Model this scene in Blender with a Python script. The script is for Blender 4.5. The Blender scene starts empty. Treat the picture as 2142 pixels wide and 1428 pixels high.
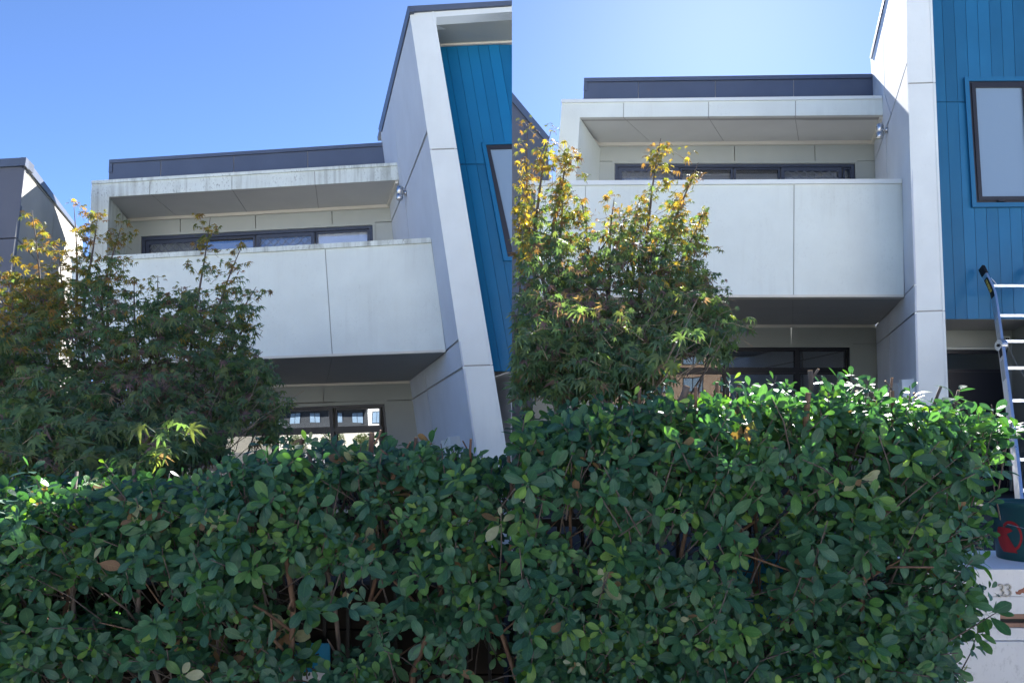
import bpy, math, random
import numpy as np
from mathutils import Matrix, Vector

random.seed(7)
RNG = np.random.default_rng(11)
scene = bpy.context.scene
COL = scene.collection

# ------------------------------------------------------------------ camera
W_PX, F_PX, CX, HY, EYE = 2142.0, 1400.0, 1071.0, 920.0, 1.6
cam_d = bpy.data.cameras.new('camera')
cam = bpy.data.objects.new('camera', cam_d)
COL.objects.link(cam)
cam.location = (0, 0, EYE)
cam.rotation_euler = (math.radians(90), 0, 0)
cam_d.sensor_width = 36.0
cam_d.lens = 36.0 * F_PX / W_PX
cam_d.shift_y = (HY - 714.0) / W_PX
cam_d.clip_start = 0.05
cam_d.clip_end = 2000
scene.camera = cam

# ------------------------------------------------------------------ sky, sun, exposure
SUN_DIR = Vector((0.32, 1.0, 0.698)).normalized()
SUN_EL = math.asin(SUN_DIR.z)
SUN_AZ = math.atan2(SUN_DIR.x, SUN_DIR.y)
world = bpy.data.worlds.new('World')
scene.world = world
world.use_nodes = True
wn = world.node_tree
sky = wn.nodes.new('ShaderNodeTexSky')
sky.sky_type = 'NISHITA'
sky.sun_disc = False
sky.sun_elevation = SUN_EL
sky.sun_rotation = SUN_AZ
sky.altitude = 50
sky.air_density = 0.4
sky.dust_density = 0.065
sky.ozone_density = 5.5
bg = wn.nodes['Background']
bg.inputs['Strength'].default_value = 0.085
wn.links.new(sky.outputs['Color'], bg.inputs['Color'])
sd = bpy.data.lights.new('sun', 'SUN')
sd.energy = 5.0
sd.angle = math.radians(0.53)
sd.color = (1.0, 0.97, 0.93)
sun = bpy.data.objects.new('sun', sd)
COL.objects.link(sun)
sun.rotation_euler = SUN_DIR.to_track_quat('Z', 'Y').to_euler()
sun.location = (5, 20, 20)
vs = scene.view_settings
vs.view_transform = 'Standard'
vs.look = 'None'
vs.gamma = 1.0
vs.use_curve_mapping = False
vs.exposure = 2.15
scene.cycles.max_bounces = 8
scene.cycles.transparent_max_bounces = 12

# ------------------------------------------------------------------ helpers
ORG = np.array([0.0, 0.0, EYE])
WLOC = {}


def ray(x, y):
    return np.array([(x - CX) / F_PX, 1.0, (HY - y) / F_PX])


def hit(x, y, pl):
    n, d = pl
    r = ray(x, y)
    return ORG + r * ((d - n @ ORG) / (n @ r))


def at(x, y, Y):
    return ORG + ray(x, y) * Y


def plane3(a, b, c):
    n = np.cross(b - a, c - a)
    n = n / np.linalg.norm(n)
    return (n, n @ a)


def off(pl, dist):
    """the same plane moved away from the street by dist metres (negative: towards it)"""
    n, d = pl
    k = np.linalg.norm(n)
    s = 1.0 if n[1] > 0 else -1.0
    return (n, d + s * dist * k)


def tag(o, label, cat=None, group=None, kind=None):
    if label:
        o['label'] = label
    if cat:
        o['category'] = cat
    if group:
        o['group'] = group
    if kind:
        o['kind'] = kind
    return o


def thing(name, loc, label, cat, group=None):
    o = bpy.data.objects.new(name, None)
    o.empty_display_size = 0.3
    COL.objects.link(o)
    o.location = loc
    WLOC[o.name] = np.array(loc, float)
    return tag(o, label, cat, group)


def link(name, me, mat, parent=None, loc=None):
    """mesh given in world coordinates; the origin moves to its box centre"""
    n = len(me.vertices)
    co = np.empty(n * 3)
    me.vertices.foreach_get('co', co)
    co = co.reshape(-1, 3)
    c = (co.min(0) + co.max(0)) / 2 if loc is None else np.array(loc, float)
    co -= c
    me.vertices.foreach_set('co', co.ravel())
    me.update()
    if mat is not None and not me.materials:
        me.materials.append(mat)
    o = bpy.data.objects.new(name, me)
    COL.objects.link(o)
    if parent is not None:
        o.parent = parent
        o.location = Vector(c - WLOC[parent.name])
    else:
        o.location = Vector(c)
    WLOC[o.name] = c
    return o


def mesh(name, verts, faces, mat, parent=None, smooth=False):
    me = bpy.data.meshes.new(name)
    me.from_pydata([tuple(map(float, v)) for v in verts], [], faces)
    if smooth:
        me.polygons.foreach_set('use_smooth', [True] * len(me.polygons))
    return link(name, me, mat, parent)


def prism_vf(front, back, base=0):
    n = len(front)
    f = [tuple(base + i for i in range(n)), tuple(base + n + i for i in reversed(range(n)))]
    for i in range(n):
        j = (i + 1) % n
        f.append((base + i, base + n + i, base + n + j, base + j))
    return list(front) + list(back), f


def prism(name, front, vec, mat, parent=None):
    v, f = prism_vf(front, [p + np.array(vec, float) for p in front])
    return mesh(name, v, f, mat, parent)


def slab(name, px, pl, vec, mat, parent=None):
    return prism(name, [hit(x, y, pl) for x, y in px], vec, mat, parent)


def box(name, lo, hi, mat, parent=None):
    x0, y0, z0 = lo
    x1, y1, z1 = hi
    fr = [np.array(p, float) for p in ((x0, y0, z0), (x1, y0, z0), (x1, y0, z1), (x0, y0, z1))]
    return prism(name, fr, (0, y1 - y0, 0), mat, parent)


def ylin(line, x):
    (x0, y0), (x1, y1) = line
    return y0 + (y1 - y0) * (x - x0) / (x1 - x0)


def row(name, top, bot, cuts, pl, vec, mat, parent, gap=0.75):
    """a row of cladding panels between two edges; cuts are (x at the top, x at the bottom)"""
    for i in range(len(cuts) - 1):
        (a, b), (c, d) = cuts[i], cuts[i + 1]
        g0 = gap if i else 0
        g1 = gap if i < len(cuts) - 2 else 0
        q = [(a + g0, ylin(top, a)), (c - g1, ylin(top, c)), (d - g1, ylin(bot, d)), (b + g0, ylin(bot, b))]
        slab(name, q, pl, vec, mat, parent)


def tube_vf(pts, rad, sides=6, base=0):
    pts = np.array(pts, float)
    n = len(pts)
    rad = np.broadcast_to(np.array(rad, float), (n,))
    tan = np.gradient(pts, axis=0)
    V, Fc = [], []
    for i in range(n):
        t = tan[i] / (np.linalg.norm(tan[i]) + 1e-9)
        a = np.array([1.0, 0, 0]) if abs(t[0]) < 0.8 else np.array([0, 1.0, 0])
        u = np.cross(t, a)
        u /= np.linalg.norm(u)
        w = np.cross(t, u)
        for k in range(sides):
            an = 2 * math.pi * k / sides
            V.append(pts[i] + rad[i] * (math.cos(an) * u + math.sin(an) * w))
    for i in range(n - 1):
        for k in range(sides):
            k2 = (k + 1) % sides
            Fc.append((base + i * sides + k, base + i * sides + k2, base + (i + 1) * sides + k2, base + (i + 1) * sides + k))
    Fc.append(tuple(base + k for k in reversed(range(sides))))
    Fc.append(tuple(base + (n - 1) * sides + k for k in range(sides)))
    return V, Fc


def tube(name, pts, rad, mat, parent=None, sides=8, smooth=True):
    v, f = tube_vf(pts, rad, sides)
    return mesh(name, v, f, mat, parent, smooth)


def tubes(name, lst, mat, parent=None, sides=6, smooth=True):
    V, Fc = [], []
    for pts, rad in lst:
        v, f = tube_vf(pts, rad, sides, len(V))
        V += v
        Fc += f
    return mesh(name, V, Fc, mat, parent, smooth)


def lathe(name, prof, centre, mat, parent=None, seg=36):
    V, Fc = [], []
    for r, z in prof:
        for k in range(seg):
            a = 2 * math.pi * k / seg
            V.append((centre[0] + r * math.cos(a), centre[1] + r * math.sin(a), centre[2] + z))
    m = len(prof)
    for i in range(m - 1):
        for k in range(seg):
            k2 = (k + 1) % seg
            Fc.append((i * seg + k, i * seg + k2, (i + 1) * seg + k2, (i + 1) * seg + k))
    Fc.append(tuple(reversed(range(seg))))
    return mesh(name, V, Fc, mat, parent, True)


# ------------------------------------------------------------------ materials
def new_mat(name):
    m = bpy.data.materials.new(name)
    m.use_nodes = True
    return m, m.node_tree, m.node_tree.nodes['Principled BSDF']


def node(nt, kind, **kw):
    n = nt.nodes.new(kind)
    for k, v in kw.items():
        setattr(n, k, v)
    return n


def ramp(nt, fac, p0, c0, p1, c1):
    r = node(nt, 'ShaderNodeValToRGB')
    r.color_ramp.elements[0].position = p0
    r.color_ramp.elements[1].position = p1
    r.color_ramp.elements[0].color = (*c0, 1) if len(c0) == 3 else c0
    r.color_ramp.elements[1].color = (*c1, 1) if len(c1) == 3 else c1
    nt.links.new(fac, r.inputs[0])
    return r.outputs[0]


def mixc(nt, fac, a, b):
    m = node(nt, 'ShaderNodeMix', data_type='RGBA')
    for s, v in ((0, fac), (6, a), (7, b)):
        if hasattr(v, 'links'):
            nt.links.new(v, m.inputs[s])
        elif s == 0:
            m.inputs[0].default_value = v
        else:
            m.inputs[s].default_value = (*v, 1)
    return m.outputs[2]


def noise(nt, vec, scale, detail=4, rough=0.55):
    n = node(nt, 'ShaderNodeTexNoise')
    n.inputs['Scale'].default_value = scale
    n.inputs['Detail'].default_value = detail
    n.inputs['Roughness'].default_value = rough
    nt.links.new(vec, n.inputs['Vector'])
    return n.outputs['Fac']


def wpos(nt, sx=1, sy=1, sz=1):
    g = node(nt, 'ShaderNodeNewGeometry')
    m = node(nt, 'ShaderNodeMapping')
    m.inputs['Scale'].default_value = (sx, sy, sz)
    nt.links.new(g.outputs['Position'], m.inputs['Vector'])
    return m.outputs[0]


def bump(nt, bsdf, h, dist=0.002, strength=0.5):
    b = node(nt, 'ShaderNodeBump')
    b.inputs['Distance'].default_value = dist
    b.inputs['Strength'].default_value = strength
    nt.links.new(h, b.inputs['Height'])
    nt.links.new(b.outputs[0], bsdf.inputs['Normal'])


def paint(name, col, rough=0.55, heavy=0.0, streak=0.0, streak_col=(0.1, 0.1, 0.08), mottle=0.05, speck=0.0, spec=0.3, vary=0.0):
    """painted board: slight mottling, rain streaks and algae that hang down the face"""
    m, nt, b = new_mat(name)
    c = np.array(col)
    base = ramp(nt, noise(nt, wpos(nt), 1.7, 5), 0.3, tuple(c * (1 - mottle)), 0.7, tuple(np.minimum(c * (1 + mottle), 0.9)))
    if streak > 0:
        s = ramp(nt, noise(nt, wpos(nt, 9, 9, 0.55), 1.0, 5, 0.65), 0.50 - 0.07 * heavy, (0, 0, 0), 0.78 - 0.12 * heavy, (1, 1, 1))
        p = ramp(nt, noise(nt, wpos(nt, 1, 1, 1.4), 0.9, 3), 0.42 - 0.06 * heavy, (0, 0, 0), 0.62 - 0.06 * heavy, (1, 1, 1))
        k = node(nt, 'ShaderNodeMath', operation='MULTIPLY')
        nt.links.new(s, k.inputs[0])
        nt.links.new(p, k.inputs[1])
        k2 = node(nt, 'ShaderNodeMath', operation='MULTIPLY')
        k2.inputs[1].default_value = streak
        nt.links.new(k.outputs[0], k2.inputs[0])
        base = mixc(nt, k2.outputs[0], base, streak_col)
    if speck > 0:
        s = ramp(nt, noise(nt, wpos(nt, 1, 1, 0.6), 38, 6, 0.7), 0.54, (0, 0, 0), 0.68, (1, 1, 1))
        p = ramp(nt, noise(nt, wpos(nt), 2.2, 3), 0.40, (0, 0, 0), 0.66, (1, 1, 1))
        k = node(nt, 'ShaderNodeMath', operation='MULTIPLY')
        nt.links.new(s, k.inputs[0])
        nt.links.new(p, k.inputs[1])
        k2 = node(nt, 'ShaderNodeMath', operation='MULTIPLY')
        k2.inputs[1].default_value = speck
        nt.links.new(k.outputs[0], k2.inputs[0])
        base = mixc(nt, k2.outputs[0], base, (0.07, 0.075, 0.06))
    if vary > 0:      # each board weathers a little differently
        oi = node(nt, 'ShaderNodeObjectInfo')
        v = ramp(nt, oi.outputs['Random'], 0.0, (1 - vary,) * 3, 1.0, (1 + vary,) * 3)
        mu = node(nt, 'ShaderNodeMix', data_type='RGBA', blend_type='MULTIPLY')
        mu.inputs[0].default_value = 1.0
        nt.links.new(base, mu.inputs[6])
        nt.links.new(v, mu.inputs[7])
        base = mu.outputs[2]
    nt.links.new(base, b.inputs['Base Color'])
    b.inputs['Roughness'].default_value = rough
    b.inputs['Specular IOR Level'].default_value = spec
    bump(nt, b, noise(nt, wpos(nt), 120, 3), 0.0012, 0.35)
    return m


M = {}
M['white'] = paint('white_panel_paint', (0.72, 0.785, 0.745), streak=0.22, streak_col=(0.42, 0.43, 0.38), speck=0.12)
M['white_clean'] = paint('white_fin_paint', (0.735, 0.785, 0.775), streak=0.10, streak_col=(0.5, 0.5, 0.48), speck=0.05)
M['white_stain'] = paint('stained_white_paint', (0.70, 0.76, 0.715), streak=0.55, heavy=0.8, streak_col=(0.15, 0.16, 0.12), speck=0.75)
M['side'] = paint('shaded_white_paint', (0.55, 0.595, 0.66), streak=0.12, streak_col=(0.45, 0.46, 0.47), speck=0.05, spec=0.08, rough=0.8)  # same white paint, its shade put into a duller, bluer colour
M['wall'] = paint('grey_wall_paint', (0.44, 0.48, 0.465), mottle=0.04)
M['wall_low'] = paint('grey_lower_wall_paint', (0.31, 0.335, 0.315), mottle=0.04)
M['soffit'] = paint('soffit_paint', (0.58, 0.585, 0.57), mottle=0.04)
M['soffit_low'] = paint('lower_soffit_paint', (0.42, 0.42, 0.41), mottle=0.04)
M['trim'] = paint('cream_trim_paint', (0.68, 0.66, 0.59), mottle=0.03)
M['joint'] = paint('joint_grey', (0.32, 0.32, 0.31))
M['teal_core'] = paint('groove_blue', (0.002, 0.085, 0.19))
M['teal'] = paint('teal_board_paint', (0.003, 0.14, 0.31), vary=0.16, rough=0.42, streak=0.15, streak_col=(0.02, 0.19, 0.30), mottle=0.07)
M['teal_r'] = paint('teal_board_paint_right', (0.014, 0.13, 0.27), vary=0.16, rough=0.45, streak=0.2, streak_col=(0.04, 0.19, 0.29), mottle=0.08)  # right-hand boards, a slightly greyer blue
M['fascia'] = paint('charcoal_metal_sky_tint', (0.095, 0.12, 0.175), rough=0.45, mottle=0.07, streak=0.2, streak_col=(0.13, 0.135, 0.15))  # charcoal, with the sky's reflected blue put into the colour
M['frame'] = paint('charcoal_window_frame', (0.028, 0.03, 0.038), rough=0.35)
M['frame_up'] = paint('blue_grey_door_frame', (0.07, 0.088, 0.135), rough=0.38)
M['grille'] = paint('grey_grille_paint', (0.26, 0.29, 0.36), rough=0.4)
M['beige'] = paint('beige_render', (0.52, 0.50, 0.45), rough=0.85, mottle=0.08)
M['grey_n'] = paint('neighbour_grey_and_shade', (0.12, 0.13, 0.165), rough=0.6, mottle=0.06)
M['dark'] = paint('dark_room', (0.012, 0.012, 0.014), rough=0.9)
M['door'] = paint('dark_door_paint', (0.022, 0.025, 0.034), rough=0.4)
M['blind'] = paint('cream_blind', (0.82, 0.82, 0.80), rough=0.8)
M['concrete'] = paint('concrete_path', (0.52, 0.51, 0.48), rough=0.9, mottle=0.14, speck=0.2)
M['paver'] = paint('charcoal_paver', (0.045, 0.045, 0.044), rough=0.95, mottle=0.2, spec=0.05)
M['asphalt'] = paint('asphalt', (0.11, 0.11, 0.11), rough=0.9, mottle=0.2)
M['pillar'] = paint('white_masonry_paint', (0.74, 0.74, 0.73), rough=0.8, mottle=0.05, speck=0.25, streak=0.15, streak_col=(0.45, 0.44, 0.42))
M['brickchip'] = paint('bare_brick', (0.30, 0.13, 0.085), rough=0.9, mottle=0.25)
M['copper'] = paint('copper_brown_brick', (0.34, 0.20, 0.14), rough=0.8, mottle=0.3, speck=0.4)
M['black'] = paint('black_rubber', (0.012, 0.012, 0.013), rough=0.6)
M['sticker'] = paint('silver_label', (0.40, 0.40, 0.38), rough=0.5, speck=0.6)
M['yellow'] = paint('yellow_print', (0.55, 0.45, 0.10))
M['red'] = paint('red_print', (0.30, 0.018, 0.020), rough=0.4)
M['bucket'] = paint('dark_green_plastic', (0.010, 0.060, 0.062), rough=0.35, mottle=0.25, streak=0.25, streak_col=(0.06, 0.11, 0.11), spec=0.5)
M['signblue'] = paint('blue_print', (0.01, 0.22, 0.42), rough=0.4)
M['signwhite'] = paint('white_print', (0.66, 0.68, 0.74), rough=0.4)
M['digit'] = paint('pale_metal_digit', (0.52, 0.49, 0.43), rough=0.35)
M['soil'] = paint('garden_soil', (0.05, 0.04, 0.03), rough=1.0, mottle=0.3)
M['timber'] = paint('dark_timber_sleeper', (0.03, 0.026, 0.022), rough=0.95, mottle=0.3, spec=0.05)
M['fence'] = paint('black_fence_paint', (0.012, 0.012, 0.013), rough=0.4)
M['opp_white'] = paint('opposite_white_wall', (0.78, 0.77, 0.73), rough=0.8)
M['opp_cream'] = paint('opposite_cream_wall', (0.62, 0.58, 0.48), rough=0.8)
M['opp_dark'] = paint('opposite_dark_balcony', (0.06, 0.065, 0.07), rough=0.5)


def metal(name, col, rough):
    m, nt, b = new_mat(name)
    b.inputs['Base Color'].default_value = (*col, 1)
    b.inputs['Metallic'].default_value = 1.0
    nt.links.new(ramp(nt, noise(nt, wpos(nt), 30, 4), 0.3, (rough * 0.7,) * 3, 0.7, (rough * 1.3,) * 3), b.inputs['Roughness'])
    return m


M['alu'] = metal('brushed_aluminium', (0.78, 0.79, 0.82), 0.38)
M['steel'] = metal('stainless_steel', (0.55, 0.56, 0.57), 0.30)


def glass(name, refl, tint=(0.55, 0.6, 0.62)):
    """coated glazing: see-through at the core, with a strong sheen"""
    m, nt, b = new_mat(name)
    nt.nodes.remove(b)
    out = nt.nodes['Material Output']
    tr = node(nt, 'ShaderNodeBsdfTransparent')
    tr.inputs[0].default_value = (*tint, 1)
    gl = node(nt, 'ShaderNodeBsdfGlossy')
    gl.inputs['Color'].default_value = (0.95, 0.97, 1, 1)
    gl.inputs['Roughness'].default_value = 0.0
    w = noise(nt, wpos(nt), 1.6, 1)
    bp = node(nt, 'ShaderNodeBump')
    bp.inputs['Distance'].default_value = 0.003
    bp.inputs['Strength'].default_value = 0.25
    nt.links.new(w, bp.inputs['Height'])
    nt.links.new(bp.outputs[0], gl.inputs['Normal'])
    lw = node(nt, 'ShaderNodeFresnel')
    lw.inputs['IOR'].default_value = 1.5
    mp = node(nt, 'ShaderNodeMapRange')
    mp.inputs['To Min'].default_value = refl
    mp.inputs['To Max'].default_value = 1.0
    nt.links.new(lw.outputs[0], mp.inputs['Value'])
    mx = node(nt, 'ShaderNodeMixShader')
    nt.links.new(mp.outputs[0], mx.inputs[0])
    nt.links.new(tr.outputs[0], mx.inputs[1])
    nt.links.new(gl.outputs[0], mx.inputs[2])
    nt.links.new(mx.outputs[0], out.inputs['Surface'])
    return m


M['glass'] = glass('mirror_coated_glass', 0.27, (0.35, 0.38, 0.4))
M['glass_dark'] = glass('plain_glass', 0.04, (0.4, 0.42, 0.42))
M['glass_up'] = glass('balcony_glass', 0.07, (0.92, 0.95, 1.0))


def frosted(name, col):
    m, nt, b = new_mat(name)
    b.inputs['Base Color'].default_value = (*col, 1)
    b.inputs['Roughness'].default_value = 0.12
    b.inputs['Specular IOR Level'].default_value = 0.9
    return m


M['frost'] = frosted('blind_behind_glass', (0.24, 0.33, 0.42))


def brick_mat(name, c1, c2, mortar, scale, paint_bump=False):
    m, nt, b = new_mat(name)
    t = node(nt, 'ShaderNodeTexBrick')
    t.inputs['Color1'].default_value = (*c1, 1)
    t.inputs['Color2'].default_value = (*c2, 1)
    t.inputs['Mortar'].default_value = (*mortar, 1)
    t.inputs['Scale'].default_value = scale
    g = node(nt, 'ShaderNodeNewGeometry')
    sp = node(nt, 'ShaderNodeSeparateXYZ')
    cb = node(nt, 'ShaderNodeCombineXYZ')
    nt.links.new(g.outputs['Position'], sp.inputs[0])
    nt.links.new(sp.outputs[0], cb.inputs[0])
    nt.links.new(sp.outputs[2], cb.inputs[1])
    nt.links.new(cb.outputs[0], t.inputs['Vector'])
    nt.links.new(t.outputs['Color'], b.inputs['Base Color'])
    b.inputs['Roughness'].default_value = 0.85
    return m


M['opp_brick'] = brick_mat('opposite_tan_brick', (0.46, 0.31, 0.2), (0.36, 0.22, 0.14), (0.5, 0.46, 0.4), 1.6)


def grass_mat():
    m, nt, b = new_mat('grass_verge')
    nt.links.new(ramp(nt, noise(nt, wpos(nt), 4, 8, 0.7), 0.3, (0.05, 0.075, 0.02), 0.75, (0.13, 0.14, 0.05)), b.inputs['Base Color'])
    b.inputs['Roughness'].default_value = 0.95
    return m


M['grass'] = grass_mat()


def bark(name, c1, c2):
    m, nt, b = new_mat(name)
    nt.links.new(ramp(nt, noise(nt, wpos(nt, 1, 1, 0.25), 60, 5), 0.3, c1, 0.7, c2), b.inputs['Base Color'])
    b.inputs['Roughness'].default_value = 0.85
    bump(nt, b, noise(nt, wpos(nt, 1, 1, 0.25), 90, 4), 0.003, 0.6)
    return m


M['bark'] = bark('brown_stem_bark', (0.10, 0.055, 0.035), (0.21, 0.13, 0.085))
M['bark_grey'] = bark('grey_twig_bark', (0.07, 0.055, 0.05), (0.15, 0.12, 0.10))
M['bark_pale'] = bark('pale_dry_twig_bark', (0.20, 0.15, 0.10), (0.34, 0.27, 0.19))
M['cutwood'] = paint('fresh_cut_wood', (0.55, 0.36, 0.22), rough=0.8)


def leaf_mat(name, rough, trans, vein, gloss, tmul):
    """col = the leaf's own colour, luv = place on the blade (x along it, y across it)"""
    m, nt, b = new_mat(name)
    out = nt.nodes['Material Output']
    a = node(nt, 'ShaderNodeAttribute', attribute_name='col')
    base = a.outputs['Color']
    uv = node(nt, 'ShaderNodeAttribute', attribute_name='luv')
    if vein:
        sp = node(nt, 'ShaderNodeSeparateXYZ')
        nt.links.new(uv.outputs['Vector'], sp.inputs[0])
        ab = node(nt, 'ShaderNodeMath', operation='ABSOLUTE')
        nt.links.new(sp.outputs[1], ab.inputs[0])
        rib = ramp(nt, ab.outputs[0], 0.03, (1, 1, 1), 0.11, (0, 0, 0))
        k = node(nt, 'ShaderNodeMath', operation='MULTIPLY')
        k.inputs[1].default_value = 0.55
        nt.links.new(rib, k.inputs[0])
        # side veins slant forward from the rib
        m1 = node(nt, 'ShaderNodeMath', operation='MULTIPLY')
        m1.inputs[1].default_value = -0.22
        nt.links.new(ab.outputs[0], m1.inputs[0])
        ad = node(nt, 'ShaderNodeMath', operation='ADD')
        nt.links.new(sp.outputs[0], ad.inputs[0])
        nt.links.new(m1.outputs[0], ad.inputs[1])
        mm = node(nt, 'ShaderNodeMath', operation='MULTIPLY')
        mm.inputs[1].default_value = 46.0
        nt.links.new(ad.outputs[0], mm.inputs[0])
        sn = node(nt, 'ShaderNodeMath', operation='SINE')
        nt.links.new(mm.outputs[0], sn.inputs[0])
        sv = ramp(nt, sn.outputs[0], 0.55, (0, 0, 0), 1.0, (1, 1, 1))
        k2 = node(nt, 'ShaderNodeMath', operation='MULTIPLY')
        k2.inputs[1].default_value = 0.16
        nt.links.new(sv, k2.inputs[0])
        mxm = node(nt, 'ShaderNodeMath', operation='MAXIMUM')
        nt.links.new(k.outputs[0], mxm.inputs[0])
        nt.links.new(k2.outputs[0], mxm.inputs[1])
        lt = node(nt, 'ShaderNodeMix', data_type='RGBA', blend_type='ADD')
        lt.inputs[0].default_value = 1.0
        nt.links.new(base, lt.inputs[6])
        lt.inputs[7].default_value = (0.05, 0.075, 0.03, 1)
        base = mixc(nt, mxm.outputs[0], base, lt.outputs[2])
        bump(nt, b, sv, 0.0008, 0.5)
    mo = ramp(nt, noise(nt, wpos(nt), 22, 3), 0.3, (0.78, 0.78, 0.78), 0.7, (1.18, 1.18, 1.18))
    mu = node(nt, 'ShaderNodeMix', data_type='RGBA', blend_type='MULTIPLY')
    mu.inputs[0].default_value = 1.0
    nt.links.new(base, mu.inputs[6])
    nt.links.new(mo, mu.inputs[7])
    base = mu.outputs[2]
    nt.links.new(base, b.inputs['Base Color'])
    b.inputs['Roughness'].default_value = rough
    b.inputs['Specular IOR Level'].default_value = gloss
    tl = node(nt, 'ShaderNodeBsdfTranslucent')
    br = node(nt, 'ShaderNodeMix', data_type='RGBA', blend_type='MULTIPLY')
    br.inputs[0].default_value = 1.0
    nt.links.new(base, br.inputs[6])
    br.inputs[7].default_value = tmul
    nt.links.new(br.outputs[2], tl.inputs[0])
    mx = node(nt, 'ShaderNodeMixShader')
    mx.inputs[0].default_value = trans
    nt.links.new(b.outputs[0], mx.inputs[1])
    nt.links.new(tl.outputs[0], mx.inputs[2])
    nt.links.new(mx.outputs[0], out.inputs['Surface'])
    return m


M['leaf'] = leaf_mat('hedge_leaf', 0.44, 0.32, True, 0.45, (2.0, 2.2, 0.6, 1))
M['mleaf'] = leaf_mat('maple_leaf', 0.50, 0.45, False, 0.4, (2.0, 1.9, 0.6, 1))

# ------------------------------------------------------------------ setting: ground, paths, road, terraces
def sheet(name, x0, x1, y0, y1, z, mat):
    o = mesh(name, [(x0, y0, z), (x1, y0, z), (x1, y1, z), (x0, y1, z)], [(0, 1, 2, 3)], mat)
    o['kind'] = 'structure'
    return o


sheet('ground', -400, 400, -400, 400, -0.02, M['grass'])
sheet('footpath', -60, 60, -2.2, 1.9, 0.0, M['concrete'])
sheet('bounce_verge', -60, 60, -4.2, -2.2, -0.004, M['concrete'])  # unseen verge, paved pale to bounce light onto the house fronts
kerb = box('kerb', (-60, -4.4, -0.15), (60, -4.2, 0.004), M['concrete'])
kerb['kind'] = 'structure'
sheet('road', -60, 60, -12.4, -4.4, -0.012, M['asphalt'])
kerb = box('kerb', (-60, -12.6, -0.15), (60, -12.4, 0.004), M['concrete'])
kerb['kind'] = 'structure'
sheet('footpath', -60, 60, -15.5, -12.6, 0.0, M['concrete'])
sheet('forecourt', -110, 110, -56, -15.5, -0.008, M['concrete'])
tl = box('terrace', (-14, 3.3, -0.3), (-0.02, 18, 0.2), M['paver'])
tl['kind'] = 'structure'
tr_ = box('terrace', (0.02, 3.45, -0.3), (14, 18, 0.9), M['paver'])
tr_['kind'] = 'structure'
sheet('garden_bed', -8, -0.02, 1.95, 3.3, 0.012, M['soil'])
sheet('garden_bed', 0.02, 2.0, 1.95, 3.45, 0.012, M['soil'])

# ------------------------------------------------------------------ the two town houses: one house built twice, for the two image halves
N_L, N_R = np.array([0.165, 1.0, 0.0]), np.array([0.033, 1.0, 0.0])


def PL(c):
    return (N_L, c)


def PR(c):
    return (N_R, c)


D_L = np.array([-0.31, 1.0, 0.0])  # walls run back skewed off square, sheared to meet the image pixels
D_R = np.array([0.42, 1.0, 0.0])
S_L = plane3(hit(858, 25, PL(8.15)), hit(994, 942, PL(8.15)), hit(858, 25, PL(8.15)) + D_L)
S_R = plane3(hit(1895, 0, PR(8.15)), hit(1918, 820, PR(8.15)), hit(1895, 0, PR(8.15)) + D_R)


def core(name, px, pl, vec, mat, parent):
    """solid body behind a row of panels, set back from their faces"""
    return slab(name, px, pl, vec, mat, parent)


def bars(parent, px_rect, pl, vec, mat, w, name='frame'):
    """four-sided frame: px_rect = outer TL, TR, BR, BL; w = width in pixels"""
    tl_, tr__, br, bl = [np.array(p, float) for p in px_rect]

    def inn(p, q, r):
        a = (q - p) / np.linalg.norm(q - p)
        b = (r - p) / np.linalg.norm(r - p)
        return p + w * a + w * b
    itl, itr, ibr, ibl = inn(tl_, tr__, bl), inn(tr__, tl_, br), inn(br, tr__, bl), inn(bl, tl_, br)
    V, Fc = [], []
    for q in ((tl_, tr__, itr, itl), (tr__, br, ibr, itr), (br, bl, ibl, ibr), (bl, tl_, itl, ibl)):
        fr = [hit(p[0], p[1], pl) for p in q]
        v, f = prism_vf(fr, [p + np.array(vec, float) for p in fr], len(V))
        V += v
        Fc += f
    return mesh(name, V, Fc, mat, parent), (itl, itr, ibr, ibl)


def grille(parent, px_rect, pl, mat, step=17.0):
    tl_, tr__, br, bl = [hit(p[0], p[1], pl) for p in px_rect]
    u = tr__ - tl_
    v = bl - tl_
    lu, lv = np.linalg.norm(u), np.linalg.norm(v)
    st = step / F_PX * tl_[1]
    lst = []
    for sgn in (1, -1):
        k = -lv
        while k < lu + lv:
            # line: s = k + sgn * t (t down the pane)
            pts = []
            for t in (0, lv):
                pts.append((k + sgn * t, t))
            (s0, t0), (s1, t1) = pts
            # clip to the pane
            ts = [0.0, 1.0]
            ds = s1 - s0
            lo, hi = sorted(((0 - s0) / ds, (lu - s0) / ds))
            lo, hi = max(lo, 0), min(hi, 1)
            if hi - lo > 0.02:
                p0 = tl_ + u * ((s0 + ds * lo) / lu) + v * lo
                p1 = tl_ + u * ((s0 + ds * hi) / lu) + v * hi
                lst.append(([p0, p1], 0.0055))
            k += st
    return tubes('security_grille', lst, M['grille'], parent, 4, False)


def blinds(parent, x0, x1, line_t, line_b, pl, n, mat):
    for i in range(n):
        a = x0 + (x1 - x0) * i / n
        b = x0 + (x1 - x0) * (i + 1) / n + 1.0
        q = [(a, ylin(line_t, a)), (b, ylin(line_t, b)), (b, ylin(line_b, b)), (a, ylin(line_b, a))]
        fr = [hit(x, y, pl) for x, y in q]
        fr[1] = fr[1] + np.array([0, 0.05, 0])
        fr[2] = fr[2] + np.array([0, 0.05, 0])
        prism('blind_slat', fr, (0, 0.003, 0), mat, parent)


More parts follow.
